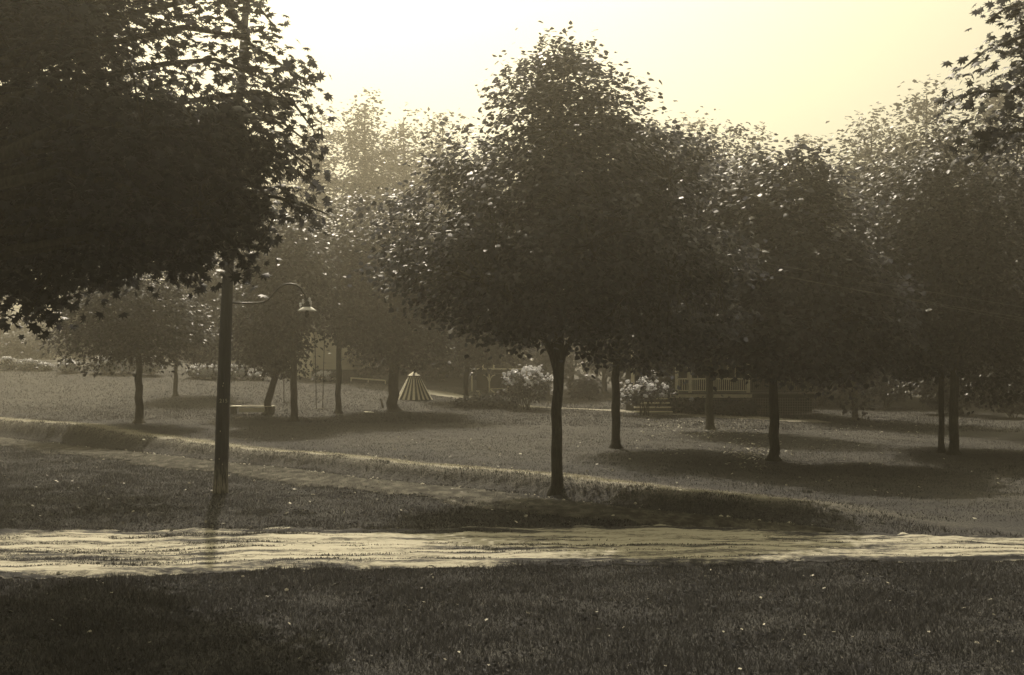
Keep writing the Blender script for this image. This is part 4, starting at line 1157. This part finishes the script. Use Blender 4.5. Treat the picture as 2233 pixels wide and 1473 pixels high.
ne = lambda x: np.interp(x, rx, near); fe = lambda x: np.interp(x, rx, farY)
X, Y = ground_pts(260000, -9, 9, 9.0, 16.6, rg, lambda x, y: y < ne(x) + .05 * np.sin(x * 7))
blades('foreground_grass', X, Y, .075, .011, rg, M_GRASS)
X, Y = ground_pts(520000, -20, 9, 19.2, 46, rg, lambda x, y: (y > fe(x) - .1 + .1 * np.sin(x * 9)) & (bank_s(x, y) < .3) & ((bank_s(x, y) > -.3) | (rg.random(len(x)) < .42 + .58 * sstep(-bank_s(x, y) + .5 * wob(x * 2, y * 2), 1.5, 3.2))) & (rg.random(len(x)) < np.clip(28 / y, .4, 1)))
blades('verge_grass', X, Y, .07, .013, rg, M_GRASS)
X, Y = ground_pts(340000, -24, 17, 20, 56, rg, lambda x, y: (bank_s(x, y) > .1) & (y > fe(x)) & ((np.abs(bank_s(x, y) - 1.0) > .45) | (rg.random(len(x)) < .1) | (x > 6)) & (rg.random(len(x)) < np.clip((30 / y) ** 1.2, .2, 1)))
blades('lawn_grass', X, Y, .055, .014, rg, M_GRASS)
X, Y = ground_pts(1400000, -24, 6.5, 18, 50, rg, lambda x, y: (np.abs(bank_s(x, y) - 1.1 - .15 * np.sin(x * 3.1)) < .5 * rg.random(len(x)) + .06) & (y > fe(x)) & (rg.random(len(x)) < np.clip(30 / y, .4, 1) * np.clip(1 - (x - 2) / 4, 0, 1) * .6))
blades('dry_grass', X, Y, .045, .016, rg, M_DRY)
X, Y = ground_pts(900000, -26, 9, 17, 50, rg, lambda x, y: (bank_s(x, y) > -.2) & (bank_s(x, y) < .6 + .15 * np.sin(x * 5)) & (y > fe(x)) & (rg.random(len(x)) < np.clip(30 / y, .4, 1) * (.5 + .5 * wob(x * 2.2, y * 2.2))))
blades('bank_grass', X, Y, .075, .014, rg, M_GRASS)
X, Y = ground_pts(120000, -35, 24, 46, 76, rg, lambda x, y: (bank_s(x, y) > 1.8) & (((x[:, None] - PATHC[None, ::3, 0]) ** 2 + (y[:, None] - PATHC[None, ::3, 1]) ** 2).min(1) > 1.2))
blades('upper_lawn_grass', X, Y, .085, .03, rg, M_GRASS)
def on_streak(x, y):
    t = (y - ne(x)) / (fe(x) - ne(x)); ok = (t > .01) & (t < .995)
    ti = np.clip((t * 83).astype(int), 0, 83); xi = np.clip(np.searchsorted(rx, x), 0, len(rx) - 1)
    lim = -.85 - .09 * x - 1.0 * (t > .72) * (x > 0) + .9 * (t > .8) * (x < 0)
    return ok & (STREAK[ti, xi] < lim - 1.0 * rg.random(len(x)) + .6)
X, Y = ground_pts(160000, -9, 9, 14, 20, rg, on_streak)
blades('road_weeds', X, Y, .03, .014, rg, M_GRASS, .045)

def scatter_leaves(name, X, Y, size, rg, mat):
    Z = gz(X, Y) + .035
    P_ = np.stack([X, Y, Z], -1)
    Nn = unit(np.array([0, 0, 1.]) + rg.normal(0, .35, P_.shape)); D = rg.normal(0, 1, P_.shape)
    return tag(obj(name, leaf_mesh(name, P_, Nn, D, size * rg.uniform(.5, 1.3, len(X)), TM_MID, rg), mat), None, None, None, 'stuff')
def gauss_px(n, u, v, su, sv):
    pts = []
    for _ in range(n):
        g = at(u + random.gauss(0, su), v + random.gauss(0, sv)); pts.append((g.x, g.y))
    return np.array(pts)
pts = np.concatenate([gauss_px(220, 1540, 938, 60, 14), gauss_px(160, 1640, 990, 32, 14), gauss_px(60, 1480, 925, 60, 8), gauss_px(90, 1900, 935, 110, 12), gauss_px(40, 1700, 960, 60, 20)])
scatter_leaves('fallen_leaves', pts[:, 0], pts[:, 1], .085, rg, M_FALLEN)
X, Y = ground_pts(300, -14, 12, 19.5, 40, rg, lambda x, y: y > fe(x) + .2)
scatter_leaves('scattered_leaves', X, Y, .075, rg, M_FALLEN)
X, Y = ground_pts(170, -9, 9, 9.5, 15.5, rg, lambda x, y: y < ne(x))
scatter_leaves('foreground_leaves', X, Y, .045, rg, M_FALLEN)
# clover and broad-leaved weeds in the near grass
cx_, cy_ = ground_pts(1500, -9, 9, 9.2, 26, rg, lambda x, y: (y < ne(x) - .1) | ((y > fe(x) + .1) & (bank_s(x, y) < -2.2)))
Pw, Nw, Dw, Sw = cluster_leaves(np.stack([cx_, cy_, gz(cx_, cy_) + .035], -1), 16, .2, .042, rg, .14, .1)
Nw = unit(Nw * .9 + rg.normal(0, .5, Nw.shape) + np.array([0, 0, .5]))
tag(obj('clover', leaf_mesh('clover', Pw, Nw, Dw, Sw, TM_SMALL, rg), M_WEED), kind='stuff')
# clods and stones on the road
cx_, cy_ = ground_pts(2600, -9, 9, 14, 20, rg, lambda x, y: (y > ne(x) + .15) & (y < fe(x) - .1))
mb = MB()
for x_, y_ in zip(cx_, cy_):
    r_ = abs(rg.normal(0, .009)) + .006; zz_ = g1(x_, y_) + .05
    t_q = [(1, 0, 0), (0, 1, 0), (-1, 0, 0), (0, -1, 0), (0, 0, .8)]
    mb.add([(x_ + a_ * r_ * rg.uniform(.7, 1.5), y_ + b_ * r_ * rg.uniform(.7, 1.3), zz_ + c_ * r_ - .012) for a_, b_, c_ in t_q], [(0, 1, 4), (1, 2, 4), (2, 3, 4), (3, 0, 4)])
tag(mb.build('road_stones', M_CLOD), kind='stuff')
# pebbles along the foot of the bank and the road edge
t_ = rg.uniform(-16, 30, 260); sm = rg.normal(-.42, .14, 260)
PXs = .5 + (-t_ + sm) / 1.414; PYs = 25.2 + (t_ + sm) / 1.414
k_ = PYs > 20.2
mb = MB()
for x_, y_ in zip(PXs[k_], PYs[k_]):
    r_ = abs(rg.normal(.012, .012)) + .008
    mb.lathe([(0, r_ * .8), (r_, .2 * r_), (r_ * .8, -r_)], (x_, y_, g1(x_, y_) + .2 * r_), 6)
o = mb.build('pebbles', M_STONE); tag(o, kind='stuff')

# ------------------------------------------------------------------ air
m, nt, out = nmat('sunlit_air')
pv = N(nt, 'ShaderNodeVolumePrincipled')
pv.inputs['Color'].default_value = (1.0, .93, .77, 1)
pv.inputs['Density'].default_value = 0.003
pv.inputs['Anisotropy'].default_value = 0.85
nt.links.new(pv.outputs[0], out.inputs['Volume'])
me = MB().box((0, 45, 12.5), (620, 420, 29)).mesh('haze')
hz = tag(obj('haze', me, m), kind='stuff')
